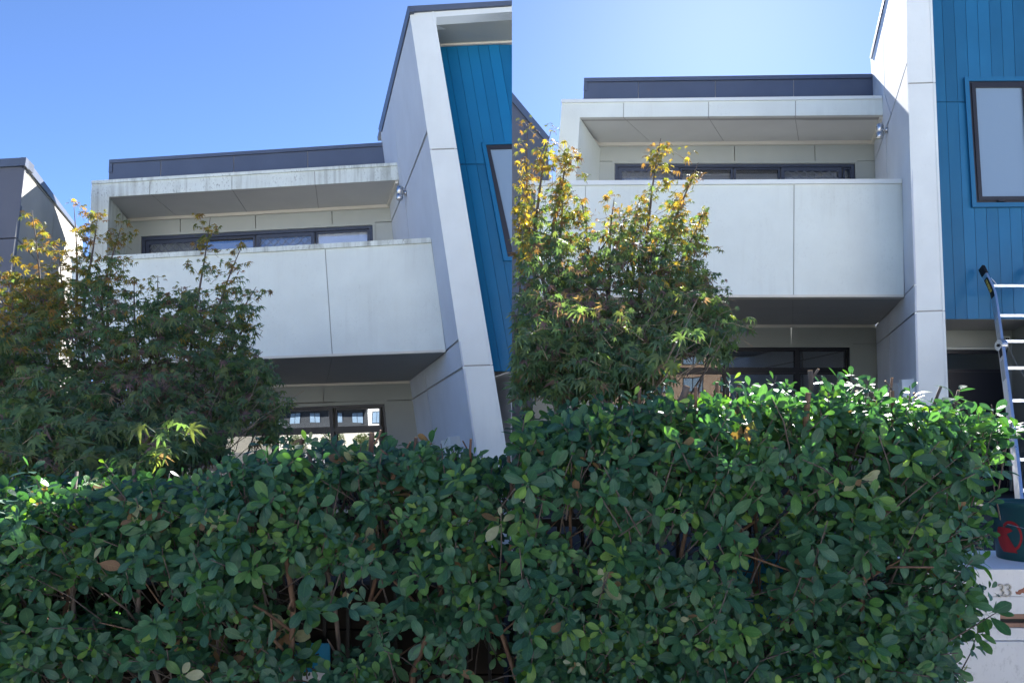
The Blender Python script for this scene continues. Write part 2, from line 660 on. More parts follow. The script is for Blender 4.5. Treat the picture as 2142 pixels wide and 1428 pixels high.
def room(parent, px, pl, depth, mat):
    """dark room behind an opening"""
    fr = [hit(x, y, pl) for x, y in px]
    bk = [p + depth for p in fr]
    v = fr + bk
    f = [(4, 5, 6, 7), (0, 1, 5, 4), (1, 2, 6, 5), (2, 3, 7, 6), (3, 0, 4, 7)]
    return mesh('room', v, f, mat, parent)


def sliding_door(house, pl, D, outer, xs, kinds, bottom):
    """outer: TL, TR of the frame; xs: leaf boundaries; kinds: 'screen', 'glass', 'blind'"""
    (x0, y0), (x1, y1) = outer
    line = ((x0, y0), (x1, y1))
    d = D * 0.06
    rect = [(x0, y0), (x1, y1), (x1 + 4, bottom), (x0 - 2, bottom)]
    fr, inn = bars(house, rect, off(pl, 0.03), D * 0.10, M['frame_up'], 7, 'sliding_door')
    for i, k in enumerate(kinds):
        a, b = xs[i] + 1.0, xs[i + 1] - 1.0
        dy = 8.5
        q = [(a, ylin(line, a) + dy), (b, ylin(line, b) + dy), (b, bottom - 6), (a, bottom - 6)]
        depth = 0.05 if k == 'screen' else 0.085
        _, ii = bars(fr, q, off(pl, depth), D * 0.03, M['frame_up'], 7.5 if k == 'screen' else 4.5, 'leaf_frame')
        pq = [tuple(p) for p in ii]
        slab('pane', pq, off(pl, depth + 0.022), D * 0.006, M['glass_up'], fr)
        if k == 'screen':
            grille(fr, pq, off(pl, depth + 0.008), M['frame_up'])
        elif k == 'blind':
            lt = (pq[0], pq[1])
            lb = (pq[3], pq[2])
            blinds(fr, pq[0][0] - 1, pq[1][0] + 1, lt, lb, off(pl, depth + 0.03), 6, M['blind'])
        elif k == 'roller':
            h = 8
            slab('roller_blind', [(pq[0][0], pq[0][1]), (pq[1][0], pq[1][1]), (pq[1][0], pq[1][1] + h), (pq[0][0], pq[0][1] + h)], off(pl, depth + 0.06), D * 0.02, M['dark'], fr)
            slab('curtain', [(pq[0][0], pq[0][1] + h), (pq[1][0], pq[1][1] + h), pq[2], pq[3]], off(pl, depth + 0.09), D * 0.02, M['frost'], fr)
    room(fr, rect, off(pl, 0.20), D * 1.8, M['dark'])
    return fr


def lower_window(house, pl, D, rect, mull, transom, mat, m2, tilt=0.0):
    """window of two lights by two, mirror glazing"""
    fr, inn = bars(house, rect, off(pl, 0.02), D * 0.09, mat, 5, 'window')
    itl, itr, ibr, ibl = inn
    (mt, mb) = mull
    (ty0, ty1) = transom     # y at the left and the right end
    tline = ((itl[0], ty0), (itr[0], ty1))
    top = (tuple(itl), tuple(itr))
    bot = (tuple(ibl), tuple(ibr))
    slab('mullion', [(mt - 4, ylin(top, mt)), (mt + 4, ylin(top, mt)), (mb + 4, ylin(bot, mb)), (mb - 4, ylin(bot, mb))], off(pl, 0.012), D * 0.09, mat, fr)
    slab('transom', [(itl[0], ty0 - 4), (itr[0], ty1 - 4), (itr[0], ty1 + 4), (itl[0], ty0 + 4)], off(pl, 0.016), D * 0.09, mat, fr)
    slab('mullion', [(m2 - 4, ylin(top, m2)), (m2 + 4, ylin(top, m2)), (m2 + 4, ylin(bot, m2)), (m2 - 4, ylin(bot, m2))], off(pl, 0.012), D * 0.09, mat, fr)
    xm = (mt + mb) / 2
    cells = [((itl[0], m2), 0), ((itl[0], m2), 1), ((m2, xm), 0), ((xm, itr[0]), 0), ((m2, xm), 1), ((xm, itr[0]), 1)]
    for (a, b), lowr in cells:
        if lowr:
            q = [(a + 4, ylin(tline, a) + 4), (b - 4, ylin(tline, b) + 4), (b, ylin(bot, b)), (a, ylin(bot, a))]
        else:
            q = [(a + 3, ylin(top, a) + 1), (b - 3, ylin(top, b) + 1), (b - 3, ylin(tline, b) - 4), (a + 3, ylin(tline, a) - 4)]
        _, ii = bars(fr, q, off(pl, 0.035), D * 0.04, mat, 3.2, 'sash')
        pv = [hit(p[0], p[1], off(pl, 0.055)) for p in ii]
        if tilt and not lowr:      # the top lights lean a little out at the head
            pv[0] = pv[0] - D * tilt
            pv[1] = pv[1] - D * tilt
        prism('pane', pv, D * 0.006, M['glass'] if a >= m2 - 1 else M['glass_dark'], fr)
    room(fr, rect, off(pl, 0.115), D * 1.5, M['dark'])
    return fr


def wall_light(px, py, spl, label):
    """short steel cylinder, open at both ends, on a round wall bracket"""
    p = hit(px, py, spl)
    n = spl[0] if spl[0][0] < 0 else -spl[0]
    c = p + n * 0.10
    t = thing('wall_light', p, label, 'wall light', 'balcony wall lights')
    tube('bracket', [p + n * 0.002, p + n * 0.03], 0.045, M['steel'], t, 20)
    tube('arm', [p + n * 0.03, p + n * 0.07], 0.016, M['steel'], t, 12)
    ax = np.array([0.02, 0.0, 1.0])
    pr = [(-0.10, 0.046), (-0.095, 0.050), (-0.02, 0.050), (-0.018, 0.0475), (-0.014, 0.0475), (-0.012, 0.050), (0.095, 0.050), (0.10, 0.046)]
    tube('cylinder', [c + ax * a for a, r in pr], [r for a, r in pr], M['steel'], t, 24)
    return t


def house_common(h, P, D, S, k):
    """k: pixel description of one of the two houses"""
    dn = D / np.linalg.norm(D)
    # --- balcony parapet
    cp = k['c_par']
    (tl_, tr__, br, bl) = k['par']
    par = core('balcony_parapet', [(tl_[0], tl_[1] + 1), (tr__[0], tr__[1] + 1), br, bl], off(P(cp), 0.012), D * 0.13, M['joint'], h)
    row('cladding_panel', (tl_, tr__), ((bl[0], bl[1] - 4), (br[0], br[1] - 4)), k['par_cuts'], P(cp), D * 0.011, M['white'], par)
    slab('drip_edge', [(bl[0], bl[1] - 4), (br[0], br[1] - 4), (br[0], br[1] + 1), (bl[0], bl[1] + 1)], off(P(cp), -0.012), D * 0.16, M['trim'], par)
    (ca, cb, cc, cd) = k['cap']
    slab('parapet_cap', [ca, cb, cc, cd], off(P(cp), -0.03), D * 0.20, M[k['cap_mat']], par)
    # --- balcony floor and its soffit
    f0, f1 = hit(*bl, P(cp)), hit(*br, P(cp))
    b1 = hit(*k['sof_back'], P(k['c_low']))
    b0 = b1 + (f0 - f1)
    u = np.array([0, 0, 0.22])
    q = [f0 + D * 0.14, f1 + D * 0.14, b1, b0]
    sof = mesh('balcony_soffit', *prism_vf(q, [p + u for p in q]), M['joint'], h)
    f0, f1 = f0 + D * 0.02, f1 + D * 0.02
    fr_cut, bk_cut = k['sof_cut']
    e = np.array([0.006, 0, 0])
    dz = np.array([0, 0, -0.006])
    F = hit(fr_cut[0], fr_cut[1], P(cp))
    s = np.linalg.norm(F - f0) / np.linalg.norm(f1 - f0)
    Bk = b0 + (b1 - b0) * s
    F = f0 + (f1 - f0) * s
    for a, b, c, d in ((f0, F - e, Bk - e, b0), (F + e, f1, b1, Bk + e)):
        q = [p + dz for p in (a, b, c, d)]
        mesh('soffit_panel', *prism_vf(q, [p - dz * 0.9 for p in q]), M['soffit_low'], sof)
    # trim strip along the back of the soffit
    v0, v1 = b0 - D * 0.05 + np.array([0, 0, -0.05]), b1 - D * 0.05 + np.array([0, 0, -0.05])
    q = [v0, v1, v1 + np.array([0, 0, 0.043]), v0 + np.array([0, 0, 0.043])]
    mesh('soffit_trim', *prism_vf(q, [p + D * 0.045 for p in q]), M['trim'], sof)
    # --- upper roof beam, column, soffit
    cb_ = k['c_beam']
    bt, bb = k['beam_top'], k['beam_bot']
    colx = k['column']
    beam = core('roof_beam', [bt[0], bt[1], bb[1], (bt[0][0], bb[0][1])], off(P(cb_), 0.012), D * 0.12, M['joint'], h)
    row('cladding_panel', bt, bb, k['beam_cuts'], P(cb_), D * 0.011, M[k['beam_mat']], beam)
    (ca, cb2, cc, cd) = k['beam_cap']
    slab('beam_cap', [ca, cb2, cc, cd], off(P(cb_), -0.025), D * 0.25, M[k['cap_mat']], beam)
    slab('column', colx, off(P(cb_), 0.002), D * (k['c_up'] - cb_) * 0.99, M[k['beam_mat']], h)
    f0, f1 = hit(*bb[0], P(cb_)), hit(*bb[1], P(cb_))
    b0, b1 = hit(*k['usof'][0], P(k['c_up'])), hit(*k['usof'][1], P(k['c_up']))
    q = [f0 + D * 0.14, f1 + D * 0.14, b1, b0]
    usof = mesh('roof_soffit', *prism_vf([p + np.array([0, 0, 0.01]) for p in q], [p + u * 0.7 for p in q]), M['joint'], h)
    f0, f1 = f0 + D * 0.02, f1 + D * 0.02
    fs = [0] + [(hit(x, ylin(bb, x), P(cb_)) - f0) @ (f1 - f0) / ((f1 - f0) @ (f1 - f0)) for x in k['usof_cuts']] + [1]
    for i in range(len(fs) - 1):
        a, b = fs[i] + (0.0012 if i else 0), fs[i + 1] - (0.0012 if i < len(fs) - 2 else 0)
        q = [f0 + (f1 - f0) * a, f0 + (f1 - f0) * b, b0 + (b1 - b0) * b, b0 + (b1 - b0) * a]
        mesh('soffit_panel', *prism_vf(q, [p + np.array([0, 0, 0.009]) for p in q]), M['soffit'], usof)
    q = [b0 - D * 0.06 + np.array([0, 0, -0.055]), b1 - D * 0.06 + np.array([0, 0, -0.055]), b1 - D * 0.06 - np.array([0, 0, 0.003]), b0 - D * 0.06 - np.array([0, 0, 0.003])]
    mesh('soffit_trim', *prism_vf(q, [p + D * 0.055 for p in q]), M['trim'], usof)
    # side strips under the soffit
    for a, b, sx in ((f0, b0, 1), (f1, b1, -1)):
        w = np.array([0.045 * sx, 0, 0])
        dn_ = np.array([0, 0, -0.04])
        p0, p1 = a + (b - a) * 0.02, a + (b - a) * 0.95
        q = [p0, p0 + w, p0 + w + dn_, p0 + dn_]
        mesh('soffit_trim', *prism_vf(q, [p + (p1 - p0) for p in q]), M['trim'], usof)
    # roof deck over beam and soffit
    t0, t1 = hit(*bt[0], P(cb_)), hit(*bt[1], P(cb_))
    zc = np.array([0, 0, -0.03])
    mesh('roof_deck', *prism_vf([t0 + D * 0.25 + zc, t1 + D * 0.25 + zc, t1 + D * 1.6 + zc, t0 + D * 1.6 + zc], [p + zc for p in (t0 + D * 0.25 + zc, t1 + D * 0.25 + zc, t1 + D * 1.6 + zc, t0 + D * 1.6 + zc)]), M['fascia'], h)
    # --- charcoal roof upstand
    ft, fb = k['fas_top'], k['fas_bot']
    fas = core('roof_upstand', [ft[0], ft[1], fb[1], fb[0]], off(P(k['c_fas']), 0.012), D * k['fas_d'], M['joint'], h)
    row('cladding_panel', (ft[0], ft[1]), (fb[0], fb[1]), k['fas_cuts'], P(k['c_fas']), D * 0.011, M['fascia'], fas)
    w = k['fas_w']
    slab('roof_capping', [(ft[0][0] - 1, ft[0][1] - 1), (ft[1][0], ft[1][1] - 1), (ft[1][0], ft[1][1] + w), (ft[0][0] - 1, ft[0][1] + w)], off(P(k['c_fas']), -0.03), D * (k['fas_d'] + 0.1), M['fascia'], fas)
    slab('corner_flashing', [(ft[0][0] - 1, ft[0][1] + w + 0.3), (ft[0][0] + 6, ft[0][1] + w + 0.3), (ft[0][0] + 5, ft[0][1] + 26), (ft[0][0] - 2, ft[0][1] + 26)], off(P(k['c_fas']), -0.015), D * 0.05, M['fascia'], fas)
    # --- recessed walls, upper
    pu = P(k['c_up'])
    ub = core('recess_wall', [k['usof'][0], k['usof'][1], k['up_right'][1], k['up_left'][1]], off(pu, 0.16), D * 0.04, M['joint'], h)
    dt = k['door_trim']
    row('wall_panel', (k['usof'][0], k['usof'][1]), dt, k['up_cuts'], pu, D * 0.08, M['wall'], ub)
    slab('wall_panel', [(k['usof'][0][0], ylin(dt, k['usof'][0][0]) + 1), (dt[0][0], dt[0][1] + 1), (dt[0][0], k['up_left'][1][1]), k['up_left'][1]], pu, D * 0.08, M['wall'], ub)
    slab('wall_panel', [(dt[1][0], dt[1][1] + 1), (k['usof'][1][0] + 12, ylin(dt, k['usof'][1][0]) + 1), (k['up_right'][1][0] + 12, k['up_right'][1][1]), (dt[1][0] + 4, k['up_right'][1][1])], pu, D * 0.08, M['wall'], ub)
    bars(ub, [dt[0], dt[1], (dt[1][0] + 5, k['up_right'][1][1]), (dt[0][0] - 2, k['up_left'][1][1])], off(pu, -0.016), D * 0.05, M['wall'], 4.5, 'door_trim')
    sliding_door(h, pu, D, k['door'], k['door_xs'], k['door_kinds'], k['up_left'][1][1])
    # --- recessed walls, lower
    pw = P(k['c_low'])
    lt = k['low_top']
    wt = k['win_trim']
    lb = core('ground_wall', [lt[0], lt[1], (k['low_right'][0], k['low_right'][1]), (lt[0][0], k['low_right'][1])], off(pw, 0.3), D * 0.1, M['joint'], h)
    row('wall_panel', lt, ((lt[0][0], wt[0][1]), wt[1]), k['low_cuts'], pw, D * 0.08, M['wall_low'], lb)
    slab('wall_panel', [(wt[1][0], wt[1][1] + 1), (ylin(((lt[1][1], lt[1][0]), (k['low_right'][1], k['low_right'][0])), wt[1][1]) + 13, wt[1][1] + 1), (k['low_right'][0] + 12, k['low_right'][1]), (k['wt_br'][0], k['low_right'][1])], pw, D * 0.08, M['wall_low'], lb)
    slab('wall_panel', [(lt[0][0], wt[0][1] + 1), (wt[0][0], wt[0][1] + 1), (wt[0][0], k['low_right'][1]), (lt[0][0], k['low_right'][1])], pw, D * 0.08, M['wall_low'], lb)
    bars(lb, [wt[0], wt[1], k['wt_br'], (wt[0][0], k['wt_br'][1])], off(pw, -0.012), D * 0.04, M['wall_low'], 6.5, 'window_trim')
    lower_window(h, pw, D, k['win'], k['mull'], k['transom'], M['frame'], k['mull2'], k.get('tilt', 0.0))
    # --- side wall of the fin, as panels on a body
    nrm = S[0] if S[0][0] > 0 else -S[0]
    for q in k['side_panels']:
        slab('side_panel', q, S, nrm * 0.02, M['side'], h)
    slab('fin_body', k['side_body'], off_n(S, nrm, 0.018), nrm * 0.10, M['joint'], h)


def off_n(pl, nrm, dist):
    n, d = pl
    s = 1.0 if n @ nrm > 0 else -1.0
    return (n, d + s * dist)


HL = thing('town_house', (-3.0, 9.0, 0.2), 'white town house with leaning fin, mossy roof beam and bright blue boards', 'house')  # left fin and boards lean because their edges follow image pixels
HR = thing('town_house', (3.0, 9.0, 0.9), 'white town house with clean roof beam and blue boards behind the ladder', 'house')

kL = dict(
    c_par=8.85, par=((150, 549), (902, 506), (932, 735), (150, 764)), par_cuts=[(150, 150), (258, 262), (680, 695), (902, 932)],
    cap=((148, 539), (901, 497), (902, 507), (148, 549)), cap_mat='white_stain',
    c_low=11.95, sof_back=(856, 796), sof_cut=((694, 744), (675, 800)),
    c_beam=10.27, beam_top=((192, 384), (832, 345)), beam_bot=((190, 414), (834, 376)),
    beam_cuts=[(192, 190), (314, 313), (485, 485), (658, 659), (832, 834)], beam_mat='white_stain',
    beam_cap=((191, 378), (831, 340), (831.5, 346), (191, 384.5)),
    column=[(190.5, 413), (228, 410.5), (222, 560), (185, 560)], c_up=11.5,
    usof=((262, 459), (814, 429)), usof_cuts=[315, 485, 659],
    fas_top=((229, 335), (799.6, 299)), fas_bot=((227, 385), (806, 352)), c_fas=11.25, fas_d=2.6, fas_w=6,
    fas_cuts=[(229, 227), (336.5, 336), (489, 489), (643, 644), (799.6, 806)],
    up_left=((262, 459), (254, 600)), up_right=((814, 429), (833, 600)),
    door_trim=((291, 490), (784, 465)), up_cuts=[(262, 261), (377, 377), (534, 535), (694, 695), (826, 829)],
    door=((297, 496), (779, 470)), door_xs=[304, 418, 535, 659, 774], door_kinds=['screen', 'roller', 'screen', 'blind'],
    low_top=((90, 824), (856, 796)), win_trim=((326, 857), (810, 837)), wt_br=(834, 1072), low_right=(893, 1079),
    low_cuts=[(90, 90), (330, 331), (675, 677), (868, 873)],
    win=[(332, 860), (804, 844.5), (829, 1064), (332, 1064)], mull=(691, 706), mull2=575, transom=(911, 896),
    side_panels=[
        [(857, 25), (893, 273), (845, 398), (832, 325), (818, 195), (819.2, 190)],
        [(818.2, 197), (831.5, 326), (844.2, 397), (818.5, 461), (806, 352), (799.6, 300), (795.5, 271)],
        [(895.5, 279), (959, 709), (931, 733), (902, 500), (856.5, 500), (846, 401)],
        [(855.5, 500), (823, 502), (819, 466), (845, 402)],
        [(960.5, 714), (968.2, 766), (893, 813), (888, 772), (933, 736)],
        [(886.5, 773), (891.5, 815), (862, 833), (856, 797)],
        [(969.5, 771), (995, 945), (1026, 1157), (940, 1106), (893.3, 817)],
        [(891.8, 818), (938.3, 1105), (893, 1079), (862.5, 837)],
    ],
    side_body=[(856.5, 20), (1026, 1157), (893, 1079), (857, 797), (823, 505), (806, 352), (794, 271)],
)
kR = dict(
    c_par=8.80, par=((1120, 387), (1888, 382), (1891, 620), (1120, 621)), par_cuts=[(1120, 1120), (1225, 1221), (1661, 1660), (1888, 1891)],
    cap=((1098, 378), (1887, 374), (1887, 383), (1098, 387.5)), cap_mat='white_clean',
    c_low=11.87, sof_back=(1831, 679), sof_cut=((1659.5, 622), (1656, 679)),
    c_beam=10.30, beam_top=((1175, 214), (1845.5, 206)), beam_bot=((1173, 246), (1847, 240.5)),
    beam_cuts=[(1175, 1173), (1304.5, 1304), (1482, 1482), (1664, 1664), (1845.5, 1847)], beam_mat='white',
    beam_cap=((1174, 208), (1845, 200), (1845.4, 206.5), (1174, 214.5)),
    column=[(1173, 246), (1212.5, 245.6), (1202, 430), (1157, 430)], c_up=11.43,
    usof=((1252, 301), (1828, 296)), usof_cuts=[1304.5, 1482, 1664],
    fas_top=((1222.6, 164), (1825, 155.6)), fas_bot=((1220, 216), (1827, 210)), c_fas=11.36, fas_d=3.0, fas_w=7,
    fas_cuts=[(1222.6, 1220), (1336, 1335), (1496.6, 1496), (1660, 1660), (1825, 1827)],
    up_left=((1252, 301), (1244, 450)), up_right=((1828, 296), (1832, 450)),
    door_trim=((1281, 337), (1793, 336.5)), up_cuts=[(1252, 1251), (1383, 1382), (1536.5, 1537), (1704, 1705), (1842, 1843)],
    door=((1286, 342), (1787, 341.5)), door_xs=[1292, 1421, 1534, 1633, 1762, 1783], door_kinds=['screen', 'roller', 'roller', 'screen', 'blind'],
    low_top=((1074, 686), (1831, 681)), win_trim=((1264, 720), (1784, 719.5)), wt_br=(1787, 1000), low_right=(1842, 1003),
    low_cuts=[(1074, 1074), (1310, 1310), (1655, 1655.5), (1845, 1847)],
    win=[(1270, 725), (1778, 725.5), (1781, 994), (1270, 994)], mull=(1668, 1668), mull2=1519, tilt=0.0, transom=(775, 776),
    side_panels=[
        [(1894.8, 0), (1897, 131), (1864, 238), (1850.8, 196), (1847.2, 10), (1849, 0), (1860, -40), (1893.7, -40)],
        [(1846.2, 14), (1849.8, 197), (1863, 240), (1829.4, 336), (1826, 210), (1825, 154), (1821.5, 123)],
        [(1897.2, 136), (1913, 594), (1891.5, 617), (1887, 374), (1856.2, 374), (1853.5, 275), (1864, 243)],
        [(1852.5, 276), (1855, 374), (1831, 374), (1829.6, 339)],
        [(1913.2, 597), (1913.8, 652), (1860.2, 697), (1860, 656), (1892, 619)],
        [(1859, 657), (1859.2, 698), (1833, 718), (1832, 681)],
        [(1914, 656), (1918, 820), (1924, 1043), (1870, 1016), (1860.5, 700)],
        [(1859.6, 701), (1868.7, 1016), (1842, 1002), (1833.2, 720)],
    ],
    side_body=[(1893.5, -45), (1924, 1043), (1842, 1002), (1832, 681), (1831, 380), (1826, 210), (1821, 123), (1858, -45)],
)
house_common(HL, PL, D_L, S_L, kL)
house_common(HR, PR, D_R, S_R, kR)

# ---- the fins' front faces, blue boards, blue-side windows, porches
def fin_front(h, P, D, pts, joint_rows, body_name):
    """pts: left edge (top, bottom), right edge (top, bottom)"""
    (l0, l1), (r0, r1) = pts
    c = P(8.15)
    fb = slab('fin_core', [(l0[0] + 3, l0[1] + 1), (r0[0] - 0.6, r0[1] + 1), (r1[0] - 0.6, r1[1]), (l1[0] + 3, l1[1])], off(c, 0.012), D * 0.35, M['joint'], h)

    def ex(a, b, y):
        return a[0] + (b[0] - a[0]) * (y - a[1]) / (b[1] - a[1])
    ys = [l0[1]] + joint_rows + [l1[1]]
    for i in range(len(ys) - 1):
        y0 = ys[i] + (1.4 if i else 0)
        y1 = ys[i + 1] - (1.4 if i < len(ys) - 2 else 0)
        slab('fin_panel', [(ex(l0, l1, y0), y0), (ex(r0, r1, y0), y0 - (0 if i == 0 else 2)), (ex(r0, r1, y1), y1 - (2 if i < len(ys) - 2 else 0)), (ex(l0, l1, y1), y1)], c, D * 0.011, M['white_clean'], fb)
        # narrow corner bead down the fin's outer edge
        slab('corner_bead', [(ex(r0, r1, y0) - 5, y0), (ex(r0, r1, y0), y0 - 1), (ex(r0, r1, y1), y1 - 1), (ex(r0, r1, y1) - 5, y1)], off(c, -0.006), D * 0.0055, M['white_clean'], fb)
    return fb


fbL = fin_front(HL, PL, D_L, (((856.4, 24), (1026.3, 1159)), ((907.5, 21), (1096, 1159))), [313, 765], 'L')
fbR = fin_front(HR, PR, D_R, (((1893.7, -40), (1924.1, 1044)), ((1948.2, -40), (1992.8, 1044))), [175, 651.5], 'R')

# left: dark capping, cross beam, soffit over the boards (house cut off at the image seam, x = 0)
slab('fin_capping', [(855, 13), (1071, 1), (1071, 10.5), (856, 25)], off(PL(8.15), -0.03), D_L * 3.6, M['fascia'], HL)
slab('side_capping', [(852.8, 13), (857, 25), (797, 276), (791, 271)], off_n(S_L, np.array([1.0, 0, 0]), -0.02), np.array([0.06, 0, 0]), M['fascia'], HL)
xb = slab('cross_beam', [(908, 21.5), (1071, 10.5), (1071, 42), (913, 53)], PL(8.15), D_L * 0.10, M['white_clean'], HL)
tp = PL(8.58)
f0, f1 = hit(913, 53, PL(8.15)), hit(1071, 42, PL(8.15))
b0, b1 = hit(921, 95, tp), hit(1071, 88, tp)
mesh('overhang_soffit', *prism_vf([f0, f1, b1, b0], [p + np.array([0, 0, 0.1]) for p in (f0, f1, b1, b0)]), M['wall'], HL)
slab('overhang_trim', [(919, 89), (1071, 82), (1071, 89), (921, 96)], off(tp, -0.03), D_L * 0.028, M['trim'], HL)


def boards(h, P, D, c, tops, slope, y_top, y_bot, x_left, x_max, y_mid, mat, holes):
    """vertical cladding boards, each its own piece, over a dark core; holes = clear polygons (window) in x"""
    pl = P(c)
    cr = slab('board_wall', [(x_left(y_top), y_top), (x_max, y_top), (x_max, y_bot), (x_left(y_bot), y_bot)], off(pl, 0.012), D * 0.1, M['teal_core'], h)
    for i in range(len(tops) - 1):
        for seg_i, (ya, yb) in enumerate(((y_top, y_mid - 1.2), (y_mid + 1.2, y_bot))):
            a0, a1 = tops[i] + slope * (ya - y_top), tops[i] + slope * (yb - y_top)
            b0_, b1_ = tops[i + 1] + slope * (ya - y_top), tops[i + 1] + slope * (yb - y_top)
            q = [(a0 + 0.38, ya), (b0_ - 0.38, ya), (b1_ - 0.38, yb), (a1 + 0.38, yb)]
            if min(p[0] for p in q) > x_max or max(p[0] for p in q) < x_left(ya):
                continue
            q = clip_px(q, x_max)
            q = clip_left(q, x_left)
            if len(q) >= 3:
                slab('board', q, pl, D * 0.011, mat, cr)
    return cr


def clip_px(q, xm):
    out = []
    for i in range(len(q)):
        p, r = q[i], q[(i + 1) % len(q)]
        if p[0] <= xm:
            out.append(p)
        if (p[0] <= xm) != (r[0] <= xm):
            t = (xm - p[0]) / (r[0] - p[0])
            out.append((xm, p[1] + t * (r[1] - p[1])))
    return out


def clip_left(q, fx):
    def g(p):
        return p[0] - fx(p[1])
    out = []
    for i in range(len(q)):
        p, r = q[i], q[(i + 1) % len(q)]
        if g(p) >= 0:
            out.append(p)
        if (g(p) >= 0) != (g(r) >= 0):
            t = g(p) / (g(p) - g(r))
            out.append((p[0] + t * (r[0] - p[0]), p[1] + t * (r[1] - p[1])))
    return out


boards(HL, PL, D_L, 8.58, [910 + 22.2 * i for i in range(-5, 9)], 0.170, 94, 776, lambda y: 906 + (y - 21) * 0.1655, 1071, 344, M['teal'], None)
boards(HR, PR, D_R, 8.58, [1944 + 24.4 * i + 0.02 * i * i for i in range(-3, 14)], 0.0435, -40, 667, lambda y: 1946 + (y + 40) * 0.041, 2260, 214, M['teal_r'], None)

# blue-side window, left house (cut off at the image seam too)
tpo = off(PL(8.58), -0.035)
wl = slab('window', [(1008, 297.5), (1071, 295), (1071, 301), (1016.5, 303)], tpo, D_L * 0.05, M['teal'], HL)
slab('trim', [(1007.6, 298), (1016.5, 303), (1062, 536), (1071, 536), (1071, 545), (1054, 545)], tpo, D_L * 0.045, M['teal'], wl)
slab('frame', [(1016.8, 303), (1071, 301), (1071, 311), (1025.5, 312.5), (1071, 518), (1071, 535.5), (1062.3, 535.5)], off(PL(8.58), -0.02), D_L * 0.04, M['frame'], wl)
slab('pane', [(1025, 312), (1071, 310), (1071, 521)], off(PL(8.58), -0.004), D_L * 0.003, M['frost'], wl)
# blue-side window, right house
tpo = off(PR(8.58), -0.035)
wr, wi = bars(HR, [(2017.5, 160.7), (2160, 160), (2176, 432), (2034.5, 433)], tpo, D_R * 0.05, M['teal_r'], 9, 'window')
_, wi2 = bars(wr, [tuple(p) for p in wi], off(PR(8.58), -0.018), D_R * 0.04, M['frame'], 5, 'frame')
_, wi3 = bars(wr, [tuple(p) for p in wi2], off(PR(8.58), -0.03), D_R * 0.03, M['frame'], 8, 'sash')
slab('pane', [tuple(p) for p in wi3], off(PR(8.58), -0.006), D_R * 0.004, M['frost'], wr)
slab('window_stay', [(2088, 421), (2104, 421), (2098, 416), (2092, 416)], off(PR(8.58), -0.05), D_R * 0.02, M['frame'], wr)
slab('upper_body', [(1950, -40), (2260, -40), (2260, 664), (1980, 664)], off(PR(8.58), 0.13), D_R * 3.2, M['joint'], HR)
slab('upper_body', [(925, 60), (1071, 50), (1071, 772), (1036, 774)], off(PL(8.58), 0.13), D_L * 3.2, M['joint'], HL)

# porches under the boards
fl = hit(1030, 776, PL(8.58))
fr = hit(1071, 775, PL(8.58))
bk = D_L * 1.6
q = [fl - np.array([0.3, 0, 0]) + D_L * 0.03, fr + D_L * 0.03, fr + bk, fl - np.array([0.3, 0, 0]) + bk]
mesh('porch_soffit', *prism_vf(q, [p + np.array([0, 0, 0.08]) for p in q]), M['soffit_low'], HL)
pbk = PL(9.9)
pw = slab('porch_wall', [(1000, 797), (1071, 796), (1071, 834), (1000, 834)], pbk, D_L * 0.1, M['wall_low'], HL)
slab('soffit_trim', [(1000, 790), (1071, 790), (1071, 795), (1000, 795)], off(pbk, -0.03), D_L * 0.03, M['trim'], pw)
slab('lintel_trim', [(1000, 834.5), (1071, 834.5), (1071, 839), (1000, 839)], off(pbk, -0.02), D_L * 0.1, M['wall'], pw)
pd = slab('porch_door', [(1000, 886), (1071, 886), (1071, 1000), (1000, 1000)], off(pbk, 0.05), D_L * 0.05, M['door'], HL)
slab('door_head', [(1000, 839.5), (1071, 839.5), (1071, 846), (1000, 846)], off(pbk, 0.02), D_L * 0.08, M['frame'], pd)
slab('transom_pane', [(1000, 846), (1071, 846), (1071, 882), (1000, 882)], off(pbk, 0.06), D_L * 0.006, M['glass_up'], pd)
slab('door_rail', [(1000, 882), (1071, 882), (1071, 886), (1000, 886)], off(pbk, 0.03), D_L * 0.06, M['frame'], pd)
slab('backing', [(1000, 839), (1071, 839), (1071, 886), (1000, 886)], off(pbk, 0.5), D_L * 0.05, M['dark'], pd)

mesh('seam_end_wall', *prism_vf([np.array(p, float) for p in ((-0.004, 8.8, 0.2), (-0.004, 8.8, 2.5), (-0.012, 8.8, 2.5), (-0.012, 8.8, 0.2))], [np.array(p, float) for p in ((-0.9, 12.0, 0.2), (-0.9, 12.0, 2.5), (-1.0, 12.0, 2.5), (-1.0, 12.0, 0.2))]), M['side'], HL)  # added to close the porch side left open by the seam cut

box('sun_block_wing', (-1.25, 12.7, 0.2), (-0.02, 15.6, 7.4), M['side'], HL)  # unseen box added to shade the left maple's lower leaves

box('sun_block_rear', (-7.9, 14.2, 0.2), (-2.7, 19.0, 7.0), M['fascia'], HL)  # unseen box added to keep sun off the neighbour's beige wall

